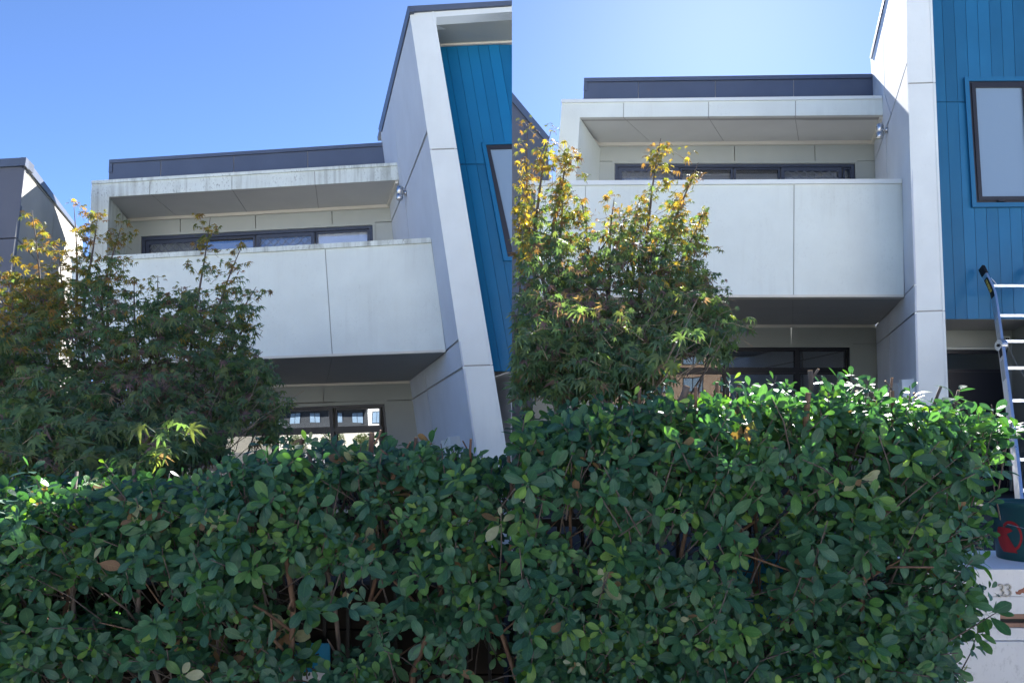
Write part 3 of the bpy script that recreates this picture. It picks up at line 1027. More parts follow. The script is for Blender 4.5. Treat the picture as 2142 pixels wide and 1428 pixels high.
# right porch
fl = hit(1976, 667, PR(8.58))
fr = hit(2300, 668, PR(8.58))
q = [fl + D_R * 0.03, fr + D_R * 0.03, fr + D_R * 1.5, fl + D_R * 1.5]
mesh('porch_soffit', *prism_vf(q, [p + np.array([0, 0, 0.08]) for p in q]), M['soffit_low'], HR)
pbk = PR(9.45)
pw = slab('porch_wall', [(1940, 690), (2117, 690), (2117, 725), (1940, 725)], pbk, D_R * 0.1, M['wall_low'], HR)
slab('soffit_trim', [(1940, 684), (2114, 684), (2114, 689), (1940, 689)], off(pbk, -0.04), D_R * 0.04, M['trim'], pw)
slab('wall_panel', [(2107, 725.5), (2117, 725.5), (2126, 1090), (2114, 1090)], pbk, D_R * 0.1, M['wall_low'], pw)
slab('door_trim', [(1940, 725.6), (2106.4, 725.6), (2106.4, 731), (1940, 731)], off(pbk, -0.015), D_R * 0.1, M['wall'], pw)
pd = slab('porch_door', [(1940, 776), (2098, 776), (2108, 1090), (1940, 1090)], off(pbk, 0.04), D_R * 0.05, M['door'], HR)
slab('door_panel', [(1987, 793), (2090, 793), (2098, 1080), (1987, 1080)], off(pbk, 0.032), D_R * 0.0075, M['door'], pd)
slab('door_head', [(1940, 731.5), (2106, 731.5), (2106, 739), (1940, 739)], off(pbk, 0.02), D_R * 0.08, M['frame'], pd)
slab('door_jamb', [(2098, 739.5), (2106, 739.5), (2113, 1090), (2108.5, 1090)], off(pbk, 0.02), D_R * 0.08, M['frame'], pd)
slab('transom_pane', [(1940, 739.5), (2098, 739.5), (2098, 772), (1940, 772)], off(pbk, 0.05), D_R * 0.006, M['glass'], pd)
slab('door_rail', [(1940, 772), (2098, 772), (2098, 778), (1940, 778)], off(pbk, 0.025), D_R * 0.07, M['frame'], pd)
slab('backing', [(1940, 736), (2106, 736), (2106, 780), (1940, 780)], off(pbk, 0.5), D_R * 0.05, M['dark'], pd)
# porch side return, to the right
sw0, sw1 = hit(2117, 690, pbk), hit(2117, 1090, pbk)
e0 = hit(2165, 668, PR(8.58))
e1 = e0.copy()
e1[2] = sw1[2]
mesh('porch_return', *prism_vf([sw0, e0, e1, sw1], [p + np.array([0.1, 0, 0]) for p in (sw0, e0, e1, sw1)]), M['wall_low'], HR)

# right: capping down the fin's top edge
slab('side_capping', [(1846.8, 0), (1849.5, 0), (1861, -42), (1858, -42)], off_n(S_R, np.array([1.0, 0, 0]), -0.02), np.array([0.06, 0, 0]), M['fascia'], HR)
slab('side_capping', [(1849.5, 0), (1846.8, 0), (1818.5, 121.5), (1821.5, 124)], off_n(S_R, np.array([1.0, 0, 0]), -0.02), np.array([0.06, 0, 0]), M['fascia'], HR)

wall_light(850, 404, S_L, 'small steel cylinder wall light on the leaning fin')
wall_light(1857, 272, S_R, 'small steel cylinder wall light beside the clean roof beam')


# meter cabinets low on the side walls
def cabinet(px, S, w, label):
    (x0, x1, y0, y1) = px
    nrm = S[0] if S[0][0] < 0 else -S[0]
    t = thing('meter_box', hit(x0, y1, S), label, 'meter box', 'meter boxes')
    slab('cabinet_body', [(x0, y0 + 3), (x1 - 8, y0 + 5), (x1 - 4, y1), (x0 + 4, y1)], off_n(S, nrm, 0.10), -nrm * 0.10, M['white_clean'], t)
    slab('cover_strip', [(x1 - 7, y0 - 4), (x1 - 1, y0 - 4), (x1 + 4, y1), (x1 - 3, y1)], off_n(S, nrm, 0.13), -nrm * 0.13, M['white_clean'], t)


cabinet((922, 943, 918, 960), S_L, 0.1, 'white meter box low on the leaning side wall, behind the hedge')
cabinet((1866, 1887, 798, 850), S_R, 0.1, 'white meter box on the side wall left of the porch, behind the hedge')

# ------------------------------------------------------------------ neighbouring houses
NB = thing('neighbouring_house', (-8.0, 11.0, 0.2), 'neighbouring house with sunlit beige side wall and dark front at the far left', 'house')
fpl = (np.array([0.165, 1.0, 0.0]), 8.9)
A = hit(52.5, 346, fpl)
Bb = hit(22, 600, fpl)
dN = np.array([-0.47, 1.0, 0.0])
sN = plane3(A, Bb, A + dN)
slab('front_panel', [(-260, 363), (52, 346.5), (34.8, 496.5), (-260, 511)], fpl, dN * 0.1, M['grey_n'], NB)
slab('front_panel', [(-260, 513.5), (34.6, 499), (-25, 1000), (-260, 1000)], fpl, dN * 0.1, M['grey_n'], NB)
slab('front_body', [(-262, 363), (50, 348), (-28, 1000), (-262, 1000)], off(fpl, 0.085), dN * 4.2, M['joint'], NB)
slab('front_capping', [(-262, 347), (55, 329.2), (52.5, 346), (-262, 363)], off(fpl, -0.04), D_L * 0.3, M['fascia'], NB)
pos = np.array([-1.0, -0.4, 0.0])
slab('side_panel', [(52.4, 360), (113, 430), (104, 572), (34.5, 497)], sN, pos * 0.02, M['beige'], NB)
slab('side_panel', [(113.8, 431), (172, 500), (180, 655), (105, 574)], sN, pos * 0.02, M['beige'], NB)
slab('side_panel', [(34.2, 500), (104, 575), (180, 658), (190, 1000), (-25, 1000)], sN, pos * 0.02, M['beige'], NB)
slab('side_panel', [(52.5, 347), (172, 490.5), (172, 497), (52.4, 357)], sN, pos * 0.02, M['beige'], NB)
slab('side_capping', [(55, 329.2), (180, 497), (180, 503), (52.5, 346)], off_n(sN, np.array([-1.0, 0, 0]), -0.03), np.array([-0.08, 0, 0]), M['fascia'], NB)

NB2 = thing('neighbouring_house', (0.5, 12.0, 0.9), 'dark grey side wall of a house glimpsed in the gap between the two town houses', 'house')
gA, gB = at(1071.5, 193, 11.0), at(1143, 280, 12.5)
gC = gA - np.array([0, 0, 3.0])
gp = plane3(gA, gB, gC)
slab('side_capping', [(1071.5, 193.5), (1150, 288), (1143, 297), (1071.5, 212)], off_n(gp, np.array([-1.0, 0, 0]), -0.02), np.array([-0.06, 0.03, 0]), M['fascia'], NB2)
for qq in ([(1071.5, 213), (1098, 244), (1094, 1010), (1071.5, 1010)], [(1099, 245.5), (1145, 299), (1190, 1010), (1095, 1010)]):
    slab('side_panel', qq, gp, np.array([-0.05, 0.05, 0]), M['grey_n'], NB2)  # the beige wall's shade, put into a dark grey colour
# ------------------------------------------------------------------ mailbox pillar, house number, bucket
PY = 3.42
PIL = thing('mailbox_pillar', (2.6, 3.75, 0.0), 'white painted masonry mailbox pillar with the number 33 beside the hedge', 'pillar')
zt = at(2100, 1190, PY)[2]
zs0, zs1 = at(2100, 1312, PY)[2], at(2100, 1284, PY)[2]
zg = at(2100, 1338, PY)[2]
xs0, xs1 = at(2092, 1300, PY)[0], at(2170, 1300, PY)[0]
X0, X1 = 2.12, 3.3
box('pillar_base', (X0, PY - 0.012, 0.0), (X1, 4.0, zg - 0.004), M['pillar'], PIL)
# courses of painted blocks above the base, left clear at the slot
zz = [zg, zs0, zs1, at(2100, 1247, PY)[2], zt]
box('pillar_core', (X0 + 0.01, PY + 0.02, zg - 0.01), (X1 - 0.01, 3.99, zs0 - 0.02), M['pillar'], PIL)
box('pillar_core', (X0 + 0.01, PY + 0.02, zs1 + 0.02), (X1 - 0.01, 3.99, zt - 0.02), M['pillar'], PIL)
box('block', (X0, PY, zg), (X1, PY + 0.12, zs0 - 0.002), M['pillar'], PIL)
box('block', (X0, PY, zs0), (xs0, 3.99, zs1), M['pillar'], PIL)
box('block', (xs1, PY, zs0), (X1, 3.99, zs1), M['pillar'], PIL)
box('block', (X0, PY, zs1 + 0.002), (X1, PY + 0.12, zz[3] - 0.0015), M['pillar'], PIL)
box('block', (X0, PY, zz[3] + 0.0015), (X1, PY + 0.12, zt - 0.02), M['pillar'], PIL)
box('pillar_top', (X0 - 0.004, PY - 0.004, zt - 0.0195), (X1, 4.005, zt), M['pillar'], PIL)
zb0, zb1 = at(2100, 1303, PY)[2], at(2100, 1294, PY)[2]
box('slot_surround', (xs0, PY + 0.006, zb1), (xs1, PY + 0.3, zs1 - 0.001), M['copper'], PIL)
box('slot_surround', (xs0, PY + 0.006, zs0 + 0.001), (xs1, PY + 0.3, zb0), M['copper'], PIL)
box('mail_slot', (xs0, PY + 0.06, zb0), (xs1, PY + 0.3, zb1), M['dark'], PIL)
chip = [(2124, 1236), (2129, 1237), (2131, 1233), (2138, 1231), (2144, 1227), (2150, 1232), (2146, 1241), (2138, 1239), (2134, 1243), (2126, 1242)]
prism('paint_chip', [at(x, y, PY - 0.0015) for x, y in chip], (0, 0.001, 0), M['brickchip'], PIL)

for dxp in (2093.5, 2108.5):
    pts3 = []
    for cyp, rx, ry, a0, a1 in ((1227.2, 5.6, 5.6, 150, -80), (1239.2, 6.6, 6.6, 75, -150)):
        for i in range(12):
            a_ = math.radians(a0 + (a1 - a0) * i / 11)
            pts3.append(at(dxp + rx * math.cos(a_), cyp - ry * math.sin(a_), PY - 0.007))
    tube('digit', pts3, 0.0048, M['digit'], PIL, 8)

bc = np.array([at(2146, 1180, 3.72)[0], 3.72, zt])
BK = thing('bucket', bc, 'dark green bucket with a red ring print and wire handle on the white pillar', 'bucket')
bkt = lathe('bucket_shell', [(0.130, 0.0), (0.134, 0.004), (0.157, 0.285), (0.164, 0.287), (0.165, 0.318), (0.161, 0.322), (0.155, 0.320), (0.152, 0.285), (0.130, 0.012), (0.02, 0.010)], bc, M['bucket'], BK, 48)


def bucket_pt(ang, z):
    r = 0.134 + (0.157 - 0.134) * z / 0.285 + 0.0016
    return bc + np.array([r * math.cos(ang), r * math.sin(ang), z])


# red ring and blade printed on the shell
V, Fc = [], []
ac, zc = math.radians(206), 0.135
N = 40
for i in range(N + 1):
    a = -0.35 * math.pi + 1.62 * math.pi * i / N - math.pi * 0.5
    th = 0.006
    for s in (-1, 1):
        R_ = 0.056 + s * th
        V.append(bucket_pt(ac + 0.85 * R_ * math.cos(a) / 0.145, zc + 1.35 * R_ * math.sin(a)))
for i in range(N):
    Fc.append((2 * i, 2 * i + 1, 2 * i + 3, 2 * i + 2))
for v0_, v1_, ua0, ub0, ua1, ub1 in ((0.045, 0.03, -0.07, -0.005, -0.08, 0.01), (0.03, 0.01, -0.08, 0.01, -0.082, -0.02), (0.01, -0.03, -0.082, -0.02, -0.078, 0.0), (-0.03, -0.062, -0.078, 0.0, -0.068, 0.018), (-0.062, -0.09, -0.068, 0.018, -0.045, 0.03)):
    b0 = len(V)
    for vv, ua, ub in ((v0_, ua0, ub0), (v1_, ua1, ub1)):
        for i in range(6):
            V.append(bucket_pt(ac + (ua + (ub - ua) * i / 5) / 0.145, zc + vv))
    for i in range(5):
        Fc.append((b0 + i, b0 + i + 1, b0 + 7 + i, b0 + 6 + i))
mesh('red_ring_print', V, Fc, M['red'], BK)
hp0 = bc + np.array([-0.158, -0.06, 0.20]) * np.array([0.93, 1, 1])
hp1 = bc + np.array([0.158, -0.06, 0.20])
hpts = []
for i in range(17):
    t = i / 16
    hpts.append(hp0 * (1 - t) + hp1 * t + np.array([0, -0.155 * math.sin(math.pi * t), -0.05 * math.sin(math.pi * t) + 0.05 * t]))
tube('wire_handle', hpts, 0.002, M['steel'], BK, 6)

# ------------------------------------------------------------------ ladder
LAD = thing('ladder', at(2136, 1066, 6.0) * np.array([1, 1, 0]) + np.array([0.25, 0, 0.9]), 'aluminium folding ladder with curved top leaning against the blue boards', 'ladder')
lp = [(2053, 560, 8.30), (2078, 612, 8.05), (2085, 655, 7.85), (2096, 735, 7.45), (2111, 850, 6.90), (2124, 955, 6.45), (2136, 1070, 6.0)]
left = [at(*p) for p in lp]
left[-1][2] = 0.9
Wd = np.array([0.58, 0, 0])


def rail(name, pts, w, t, mat, parent):
    V, Fc = [], []
    pts = np.array(pts)
    tan = np.gradient(pts, axis=0)
    for i, p in enumerate(pts):
        d = tan[i] / np.linalg.norm(tan[i])
        xx = np.array([1.0, 0, 0])
        xx = xx - d * (xx @ d)
        xx /= np.linalg.norm(xx)
        yy = np.cross(d, xx)
        for a, b in ((-1, -1), (1, -1), (1, 1), (-1, 1)):
            V.append(p + xx * a * w / 2 + yy * b * t / 2)
    for i in range(len(pts) - 1):
        for k in range(4):
            k2 = (k + 1) % 4
            Fc.append((i * 4 + k, i * 4 + k2, (i + 1) * 4 + k2, (i + 1) * 4 + k))
    Fc += [(3, 2, 1, 0), tuple(len(V) - 4 + k for k in range(4))]
    return mesh(name, V, Fc, mat, parent)


def along(pts, s):
    pts = np.array(pts)
    seg = np.linalg.norm(np.diff(pts, axis=0), axis=1)
    cum = np.concatenate([[0], np.cumsum(seg)])
    s = s * cum[-1]
    return np.array([np.interp(s, cum, pts[:, k]) for k in range(3)])


def smooth_line(pts, n):
    pts = np.array(pts)
    out = []
    for i in range(n):
        out.append(along(pts, i / (n - 1)))
    out = np.array(out)
    for _ in range(2):
        out[1:-1] = (out[:-2] + 2 * out[1:-1] + out[2:]) / 4
    return out


sl = smooth_line(left, 60)
hinge = 21
for sx, nm in ((0, 'rail'), (1, 'rail')):
    s_ = sl + Wd * sx
    r1 = rail('rail', s_[1:hinge], 0.025, 0.075, M['alu'], LAD)
    r2 = rail('rail', s_[hinge + 1:-1], 0.029, 0.080, M['alu'], LAD)
    rail('foot', s_[:3] + np.array([0, -0.002, 0]), 0.032, 0.082, M['black'], LAD)
    rail('foot', s_[-3:], 0.045, 0.10, M['black'], LAD)
    hc = s_[hinge]
    tube('hinge', [hc + np.array([-0.03, 0, 0]), hc + np.array([0.03, 0, 0])], 0.062, M['steel'], LAD, 20, False)
    tube('hinge_bolt', [hc + np.array([-0.04, 0, 0]), hc + np.array([0.04, 0, 0])], 0.018, M['black'], LAD, 12, False)
    if sx == 0:
        d = (s_[7] - s_[3])
        for i0, i1, mt, ww in ((3, 8, 'black', 0.062), (17, 20, 'sticker', 0.055), (14, 17, 'sticker', 0.055), (25, 30, 'sticker', 0.055), (22, 24, 'black', 0.05)):
            rail('label_sticker', s_[i0:i1 + 1] + np.array([-0.0140 if i0 < hinge else -0.0160, 0, 0]), 0.002, ww, M[mt], LAD)
        for i in range(9):
            p = s_[3] + (s_[7] - s_[3]) * (0.1 + 0.09 * i)
            rail('label_print', [p + np.array([-0.0158, 0, 0]), p + np.array([-0.0158, 0, 0]) + d * (0.05 + 0.02 * (i % 2))], 0.0015, 0.034, M['yellow'], LAD)
rung_y = [602, 658, 713, 771, 838, 895, 957, 1028]
ys = np.array([HY - (p[2] - EYE) / p[1] * F_PX for p in sl])
for ry in rung_y:
    i = int(np.argmin(abs(ys - ry)))
    p = sl[i]
    box('rung', p + np.array([0.010, -0.02, -0.016]), p + Wd + np.array([-0.010, 0.02, 0.016]), M['alu'], LAD)
i = int(np.argmin(abs(ys - 602)))
for sx, s2 in ((0, 1), (1, -1)):
    p = sl[i] + Wd * sx
    tube('brace', [p + np.array([0.0, -0.01, 0.10]), p + np.array([0.075 * s2, -0.01, 0.012])], 0.005, M['alu'], LAD, 6)

# sensor by the porch
SN = thing('sensor_light', hit(2107, 713, PR(9.45)), 'small white sensor with a dark lens on the porch wall', 'sensor', None)
slab('sensor_housing', [(2102, 703), (2113, 703), (2113, 711), (2102, 712)], off(PR(9.45), -0.09), D_R * 0.06, M['white_clean'], SN)
slab('lens', [(2104, 706.5), (2111, 706.5), (2111, 710.5), (2104, 710.5)], off(PR(9.45), -0.097), D_R * 0.006, M['black'], SN)
slab('mount', [(2099, 708), (2104, 708), (2104, 713), (2099, 713)], off(PR(9.45), -0.028), D_R * 0.026, M['white_clean'], SN)
cp0, cp1 = at(2106, 716, 8.2), at(2160, 812, 7.6)
tag(tube('hanging_cord', [cp0 + (cp1 - cp0) * t + np.array([0, 0, -0.05 * math.sin(math.pi * t)]) for t in np.linspace(0, 1, 10)], 0.0025, M['sticker']), 'thin pale cord sloping across the porch behind the ladder', 'cord')

# ------------------------------------------------------------------ foliage engine
def unit(v):
    return v / (np.linalg.norm(v, axis=-1, keepdims=True) + 1e-9)


def leaf_shape(wmax, bend, fold, twist):
    """obovate blade: 7 stations along it, three points across"""
    us = np.array([0.0, 0.10, 0.28, 0.48, 0.66, 0.84, 0.96, 1.0])
    ws = np.array([0.02, 0.15, 0.34, 0.47, 0.50, 0.38, 0.14, 0.0]) * wmax / 0.5
    V, L, Fc = [], [], []
    for u, w in zip(us, ws):
        z = -bend * u * u
        y = u * (1 - 0.25 * bend * bend)
        for s in (-1, 0, 1):
            V.append((s * w, y, z + abs(s) * fold * w + s * twist * u * w))
            L.append((u, s, 0))
    n = len(us)
    for i in range(n - 1):
        a, b = i * 3, (i + 1) * 3
        Fc.append((a, a + 1, b + 1, b))
        Fc.append((a + 1, a + 2, b + 2, b + 1))
    # petiole
    b0 = len(V)
    V += [(-0.012, 0, -0.004), (0.012, 0, -0.004), (0.010, -0.16, -0.02), (-0.010, -0.16, -0.02)]
    L += [(0, 0, 0)] * 4
    Fc.append((b0, b0 + 3, b0 + 2, b0 + 1))
    return np.array(V), np.array(L), Fc


def maple_shape(curl, cup, lobes=7):
    ang = np.radians([-128, -82, -42, 0, 42, 82, 128])
    ln = np.array([0.42, 0.74, 0.94, 1.0, 0.94, 0.74, 0.42])
    V, L, Fc = [(0, 0, 0)], [(0, 0, 0)], []

    def add(a, r, dz=0.0):
        V.append((math.sin(a) * r, math.cos(a) * r, -curl * r * r + dz))
        L.append((r, a, 0))
        return len(V) - 1
    va = [add(ang[0] - 0.30, 0.14)]
    for i in range(6):
        va.append(add((ang[i] + ang[i + 1]) / 2, 0.31))
    va.append(add(ang[6] + 0.30, 0.14))
    for i in range(7):
        a, r = ang[i], ln[i]
        hw = 0.24
        ml = add(a - hw, r * 0.52, cup * 0.08)
        mr = add(a + hw, r * 0.52, cup * 0.08)
        md = add(a, r * 0.55, 0.0)
        tp = add(a, r, -cup * 0.10 * r)
        Fc += [(0, va[i], ml, md), (0, md, mr, va[i + 1]), (ml, tp, md), (md, tp, mr)]
    b0 = len(V)
    V += [(-0.012, 0, 0), (0.012, 0, 0), (0.010, -0.55, -0.05), (-0.010, -0.55, -0.05)]
    L += [(0, 0, 0)] * 4
    Fc.append((b0, b0 + 3, b0 + 2, b0 + 1))
    return np.array(V), np.array(L), Fc


HEDGE_SHAPES = [leaf_shape(0.24, 0.12, 0.18, 0.0), leaf_shape(0.27, 0.28, 0.10, 0.08), leaf_shape(0.21, 0.02, 0.30, -0.06), leaf_shape(0.25, 0.45, 0.14, 0.12), leaf_shape(0.29, -0.08, 0.16, -0.1)]
MAPLE_SHAPES = [maple_shape(0.20, 1.0), maple_shape(0.45, 0.6), maple_shape(0.05, 1.6), maple_shape(0.70, 1.4)]


def frames(direc, normal):
    """rotation with y along the blade and z as its face"""
    y = unit(direc)
    x = unit(np.cross(y, normal))
    z = np.cross(x, y)
    return np.stack([x, y, z], axis=2)


def fill_mesh(name, shapes, P, Rm, S, si, Cc, mat):
    """all leaves of one plant in one mesh"""
    allV, allF, allL, allC = [], [], [], []
    base = 0
    loops, starts, totals = [], [], []
    for k, (V, L, Fc) in enumerate(shapes):
        ids = np.nonzero(si == k)[0]
        if not len(ids):
            continue
        X = np.einsum('nij,vj->nvi', Rm[ids], V) * S[ids][:, None, None] + P[ids][:, None, :]
        nv = len(V)
        allV.append(X.reshape(-1, 3))
        allL.append(np.tile(L, (len(ids), 1)))
        allC.append(np.repeat(Cc[ids], nv, axis=0))
        flat = np.concatenate([np.array(f) for f in Fc])
        cnt = np.array([len(f) for f in Fc])
        o = base + np.arange(len(ids)) * nv
        loops.append((flat[None, :] + o[:, None]).ravel())
        totals.append(np.tile(cnt, len(ids)))
        base += nv * len(ids)
    V = np.concatenate(allV)
    loops = np.concatenate(loops).astype(np.int32)
    totals = np.concatenate(totals).astype(np.int32)
    starts = np.concatenate([[0], np.cumsum(totals)[:-1]]).astype(np.int32)
    me = bpy.data.meshes.new(name)
    me.vertices.add(len(V))
    me.vertices.foreach_set('co', V.ravel())
    me.loops.add(len(loops))
    me.loops.foreach_set('vertex_index', loops)
    me.polygons.add(len(totals))
    me.polygons.foreach_set('loop_start', starts)
    me.polygons.foreach_set('loop_total', totals)
    me.polygons.foreach_set('use_smooth', np.ones(len(totals), bool))
    me.update(calc_edges=True)
    a = me.attributes.new('col', 'FLOAT_COLOR', 'POINT')
    c4 = np.concatenate([np.concatenate(allC), np.ones((len(V), 1))], 1).astype(np.float32)
    a.data.foreach_set('color', c4.ravel())
    a = me.attributes.new('luv', 'FLOAT_VECTOR', 'POINT')
    a.data.foreach_set('vector', np.concatenate(allL).astype(np.float32).ravel())
    me.materials.append(mat)
    return me


LEAF_CACHE = {}


def leaf_mesh(kind, shapes, k, col, mat):
    key = (kind, k, tuple(np.round(col, 3)))
    if key not in LEAF_CACHE:
        LEAF_CACHE[key] = fill_mesh('leaf', shapes, np.zeros((1, 3)), np.eye(3)[None], np.ones(1), np.array([k]), np.array([col]), mat) if k == 0 else \
            fill_mesh('leaf', shapes, np.zeros((1, 3)), np.eye(3)[None], np.ones(1), np.array([k]), np.array([col]), mat)
    return LEAF_CACHE[key]


def plant_leaves(root, kind, shapes, P, Rm, S, si, Cc, mat, n_parts=300):
    """the leaves that show largest become parts; the rest stay one mesh"""
    d = P - ORG
    px = CX + F_PX * d[:, 0] / d[:, 1]
    py = HY - F_PX * d[:, 2] / d[:, 1]
    face = abs((Rm[:, :, 2] * unit(d)).sum(1))
    score = S / d[:, 1] * face
    # hidden ones score low: keep, per screen cell, the nearest
    inside = (px > 5) & (px < 2137) & (py > 5) & (py < 1423)
    cell = (px // 18).astype(int) * 1000 + (py // 18).astype(int)
    order = np.argsort(d[:, 1])
    first = np.zeros(len(P), bool)
    seen = set()
    for i in order:
        c = cell[i]
        if c not in seen:
            seen.add(c)
            first[i] = True
    score = np.where(inside & first, score, 0)
    pick = np.argsort(-score)[:n_parts]
    pick = pick[score[pick] > 0]
    rest = np.ones(len(P), bool)
    rest[pick] = False
    me = fill_mesh('foliage', shapes, P[rest], Rm[rest], S[rest], si[rest], Cc[rest], mat)
    fo = link('foliage', me, mat, root)
    fo['kind'] = 'stuff'
    org = WLOC[root.name]
    for i in pick:
        m = leaf_mesh(kind, shapes, int(si[i]), Cc[i], mat)
        o = bpy.data.objects.new('leaf', m)
        COL.objects.link(o)
        o.parent = root
        M4 = Matrix.Identity(4)
        for r in range(3):
            for c in range(3):
                M4[r][c] = float(Rm[i][r, c] * S[i])
            M4[r][3] = float(P[i][r] - org[r])
        o.matrix_local = M4


HEDGE_PAL = np.array([1.6, 1.65, 1.6]) * np.array([(0.024, 0.070, 0.042), (0.030, 0.082, 0.046), (0.020, 0.060, 0.040), (0.036, 0.092, 0.044), (0.028, 0.074, 0.050),
                      (0.046, 0.110, 0.032), (0.075, 0.14, 0.03), (0.11, 0.18, 0.04), (0.14, 0.08, 0.045), (0.20, 0.20, 0.13)])


def smooth_noise(x, z, seed):
    r = np.random.default_rng(seed)
    v = 0
    for k in range(7):
        fx, fz = r.uniform(1.5, 9, 2)
        v = v + np.sin(x * fx + r.uniform(0, 7)) * np.sin(z * fz * 1.3 + r.uniform(0, 7)) * (3.2 / (fx + fz))
    return v / 2.2


def hedge(name, loc, label, x0, x1, top_px, y_front, thick, n_ros, seed, right_edge=None, holes=()):
    """evergreen hedge: whorls of leaves at twig ends over brown stems"""
    rng = np.random.default_rng(seed)
    root = thing(name, loc, label, 'hedge')
    tx = np.array([(p[0] - CX) / F_PX * y_front for p in top_px])
    tz = np.array([EYE + (HY - p[1]) / F_PX * (y_front + 0.12) for p in top_px])

    def ztop(x):
        return np.interp(x, tx, tz)
    pos, dirs, scl = [], [], []
    # front face, in layers going in
    n = int(n_ros * 1.0)
    x = rng.uniform(x0, x1, n)
    zt_ = ztop(x)
    zlo = 0.25 + 0.45 * (rng.random(n) < 0.86)
    z = zlo + (zt_ - 0.02 - zlo) * rng.random(n)
    lay = rng.random(n) ** 1.5
    nz = smooth_noise(x * 1.6, z * 1.6, seed + 5)
    y = y_front + 0.10 * nz + lay * 0.30 + 0.06 * rng.standard_normal(n)
    y += 0.14 * np.clip((z - (zt_ - 0.25)) / 0.25, 0, 1) ** 2
    if right_edge is not None:
        xe = right_edge(z)
        keep = x < xe - 0.03 * rng.random(n)
        y = y + 0.35 * np.clip((x - (xe - 0.28)) / 0.28, 0, 1) ** 2
        x, y, z, lay = x[keep], y[keep], z[keep], lay[keep]
    hd = np.zeros(len(x), bool)
    for (hx, hy, rx, ry) in holes:
        cxw = (hx - CX) / F_PX * (y_front + 0.1)
        czw = EYE + (HY - hy) / F_PX * (y_front + 0.1)
        rr = ((x - cxw) / (1.3 * rx / F_PX * y_front)) ** 2 + ((z - czw) / (1.3 * ry / F_PX * y_front)) ** 2
        hd |= (rr < 1 + 0.25 * rng.standard_normal(len(x))) & (lay < 2) & (rng.random(len(x)) < 0.94)
    x, y, z = x[~hd], y[~hd], z[~hd]
    m = len(x)
    d = np.stack([rng.normal(0, 0.55, m), -1.0 + 0.35 * rng.standard_normal(m), 0.55 + 0.45 * rng.standard_normal(m)], 1)
    pos.append(np.stack([x, y, z], 1))
    dirs.append(d)
    # top face
    n2 = int(n_ros * 0.42)
    x = rng.uniform(x0, x1, n2)
    y = y_front + 0.05 + rng.random(n2) * thick
    z = ztop(x) - 0.02 - 0.10 * rng.random(n2) + 0.05 * smooth_noise(x * 3, y * 5, seed + 9) + rng.uniform(0.03, 0.10, n2) * (rng.random(n2) < 0.16)
    if right_edge is not None:
        keep = x < right_edge(z) - 0.02
        x, y, z = x[keep], y[keep], z[keep]
    m = len(x)
    pos.append(np.stack([x, y, z], 1))
    dirs.append(np.stack([rng.normal(0, 0.5, m), -0.45 + 0.5 * rng.standard_normal(m), np.full(m, 1.0)], 1))
    # back and inside, thinner
    n3 = int(n_ros * 0.45)
    x = rng.uniform(x0, x1, n3)
    z = 0.5 + (ztop(x) - 0.6) * rng.random(n3)
    y = y_front + 0.42 + rng.random(n3) * (thick - 0.35)
    hd = np.zeros(n3, bool)
    for (hx, hy, rx, ry) in holes:
        t_ = (y_front + 0.5)
        cxw, czw = (hx - CX) / F_PX * t_, EYE + (HY - hy) / F_PX * t_
        hd |= (((x - cxw) / (1.3 * rx / F_PX * t_)) ** 2 + ((z - czw) / (1.3 * ry / F_PX * t_)) ** 2) < 0.9
    x, y, z = x[~hd], y[~hd], z[~hd]
    if right_edge is not None:
        keep = x < right_edge(z) - 0.10
        x, y, z = x[keep], y[keep], z[keep]
    m = len(x)
    pos.append(np.stack([x, y, z], 1))
    dirs.append(rng.standard_normal((m, 3)) + np.array([0, 0, 0.4]))
    if right_edge is not None:
        n4 = int(n_ros * 0.16)
        z = 0.35 + (1.66 - 0.35) * rng.random(n4)
        y = y_front + 0.1 + rng.random(n4) * thick
        x = right_edge(z) - 0.05 * rng.random(n4) - 0.02
        pos.append(np.stack([x, y, z], 1))
        dirs.append(np.stack([np.full(n4, 0.9), -0.4 + 0.4 * rng.standard_normal(n4), 0.4 + 0.4 * rng.standard_normal(n4)], 1))
    pos = np.concatenate(pos)
    dirs = unit(np.concatenate(dirs))
    # keep each hedge on its own side of the image seam
    side = pos[:, 0] < -0.03 if x1 <= 0.01 else pos[:, 0] > 0.03
    pos, dirs = pos[side], dirs[side]
    P, DD, NN, S, C = [], [], [], [], []
    twigs = []
    pale = smooth_noise(pos[:, 0] * 2, pos[:, 2] * 2, seed + 3)
    for q in range(len(pos)):
        t = dirs[q]
        k = rng.integers(5, 10)
        a0 = rng.uniform(0, 6.28)
        big = rng.uniform(0.036, 0.076)
        u = unit(np.cross(t, np.array([0.3, 0.2, 1.0])))
        w = np.cross(t, u)
        shade = rng.integers(0, 6)
        young = rng.random() < 0.12
        dead = rng.random() < 0.018
        for j in range(k):
            a = a0 + j * 2.4 + rng.normal(0, 0.25)
            f = j / k
            open_ = math.radians(82 - 50 * f + rng.normal(0, 9))
            rad = math.cos(a) * u + math.sin(a) * w
            dl = t * math.cos(open_) + rad * math.sin(open_)
            nl = t * math.sin(open_) - rad * math.cos(open_)
            # blades sag and turn to the light
            dl = dl + np.array([0, 0, -0.22])
            nl = nl + np.array([0, -0.25, 0.30]) + 0.18 * rng.standard_normal(3)
            s = big * (1.12 - 0.62 * f) * rng.uniform(0.8, 1.15)
            P.append(pos[q] + t * (-0.035 + 0.05 * f) + rad * 0.010)
            DD.append(dl)
            NN.append(nl)
            S.append(s)
            c = shade if rng.random() < 0.7 else rng.integers(0, 6)
            if young and f > 0.45:
                c = 6 if f < 0.75 else 7
            elif rng.random() < 0.012:
                c = 6
            if dead and rng.random() < 0.7:
                c = 9 if rng.random() < 0.6 else 8
            elif rng.random() < 0.004:
                c = 8
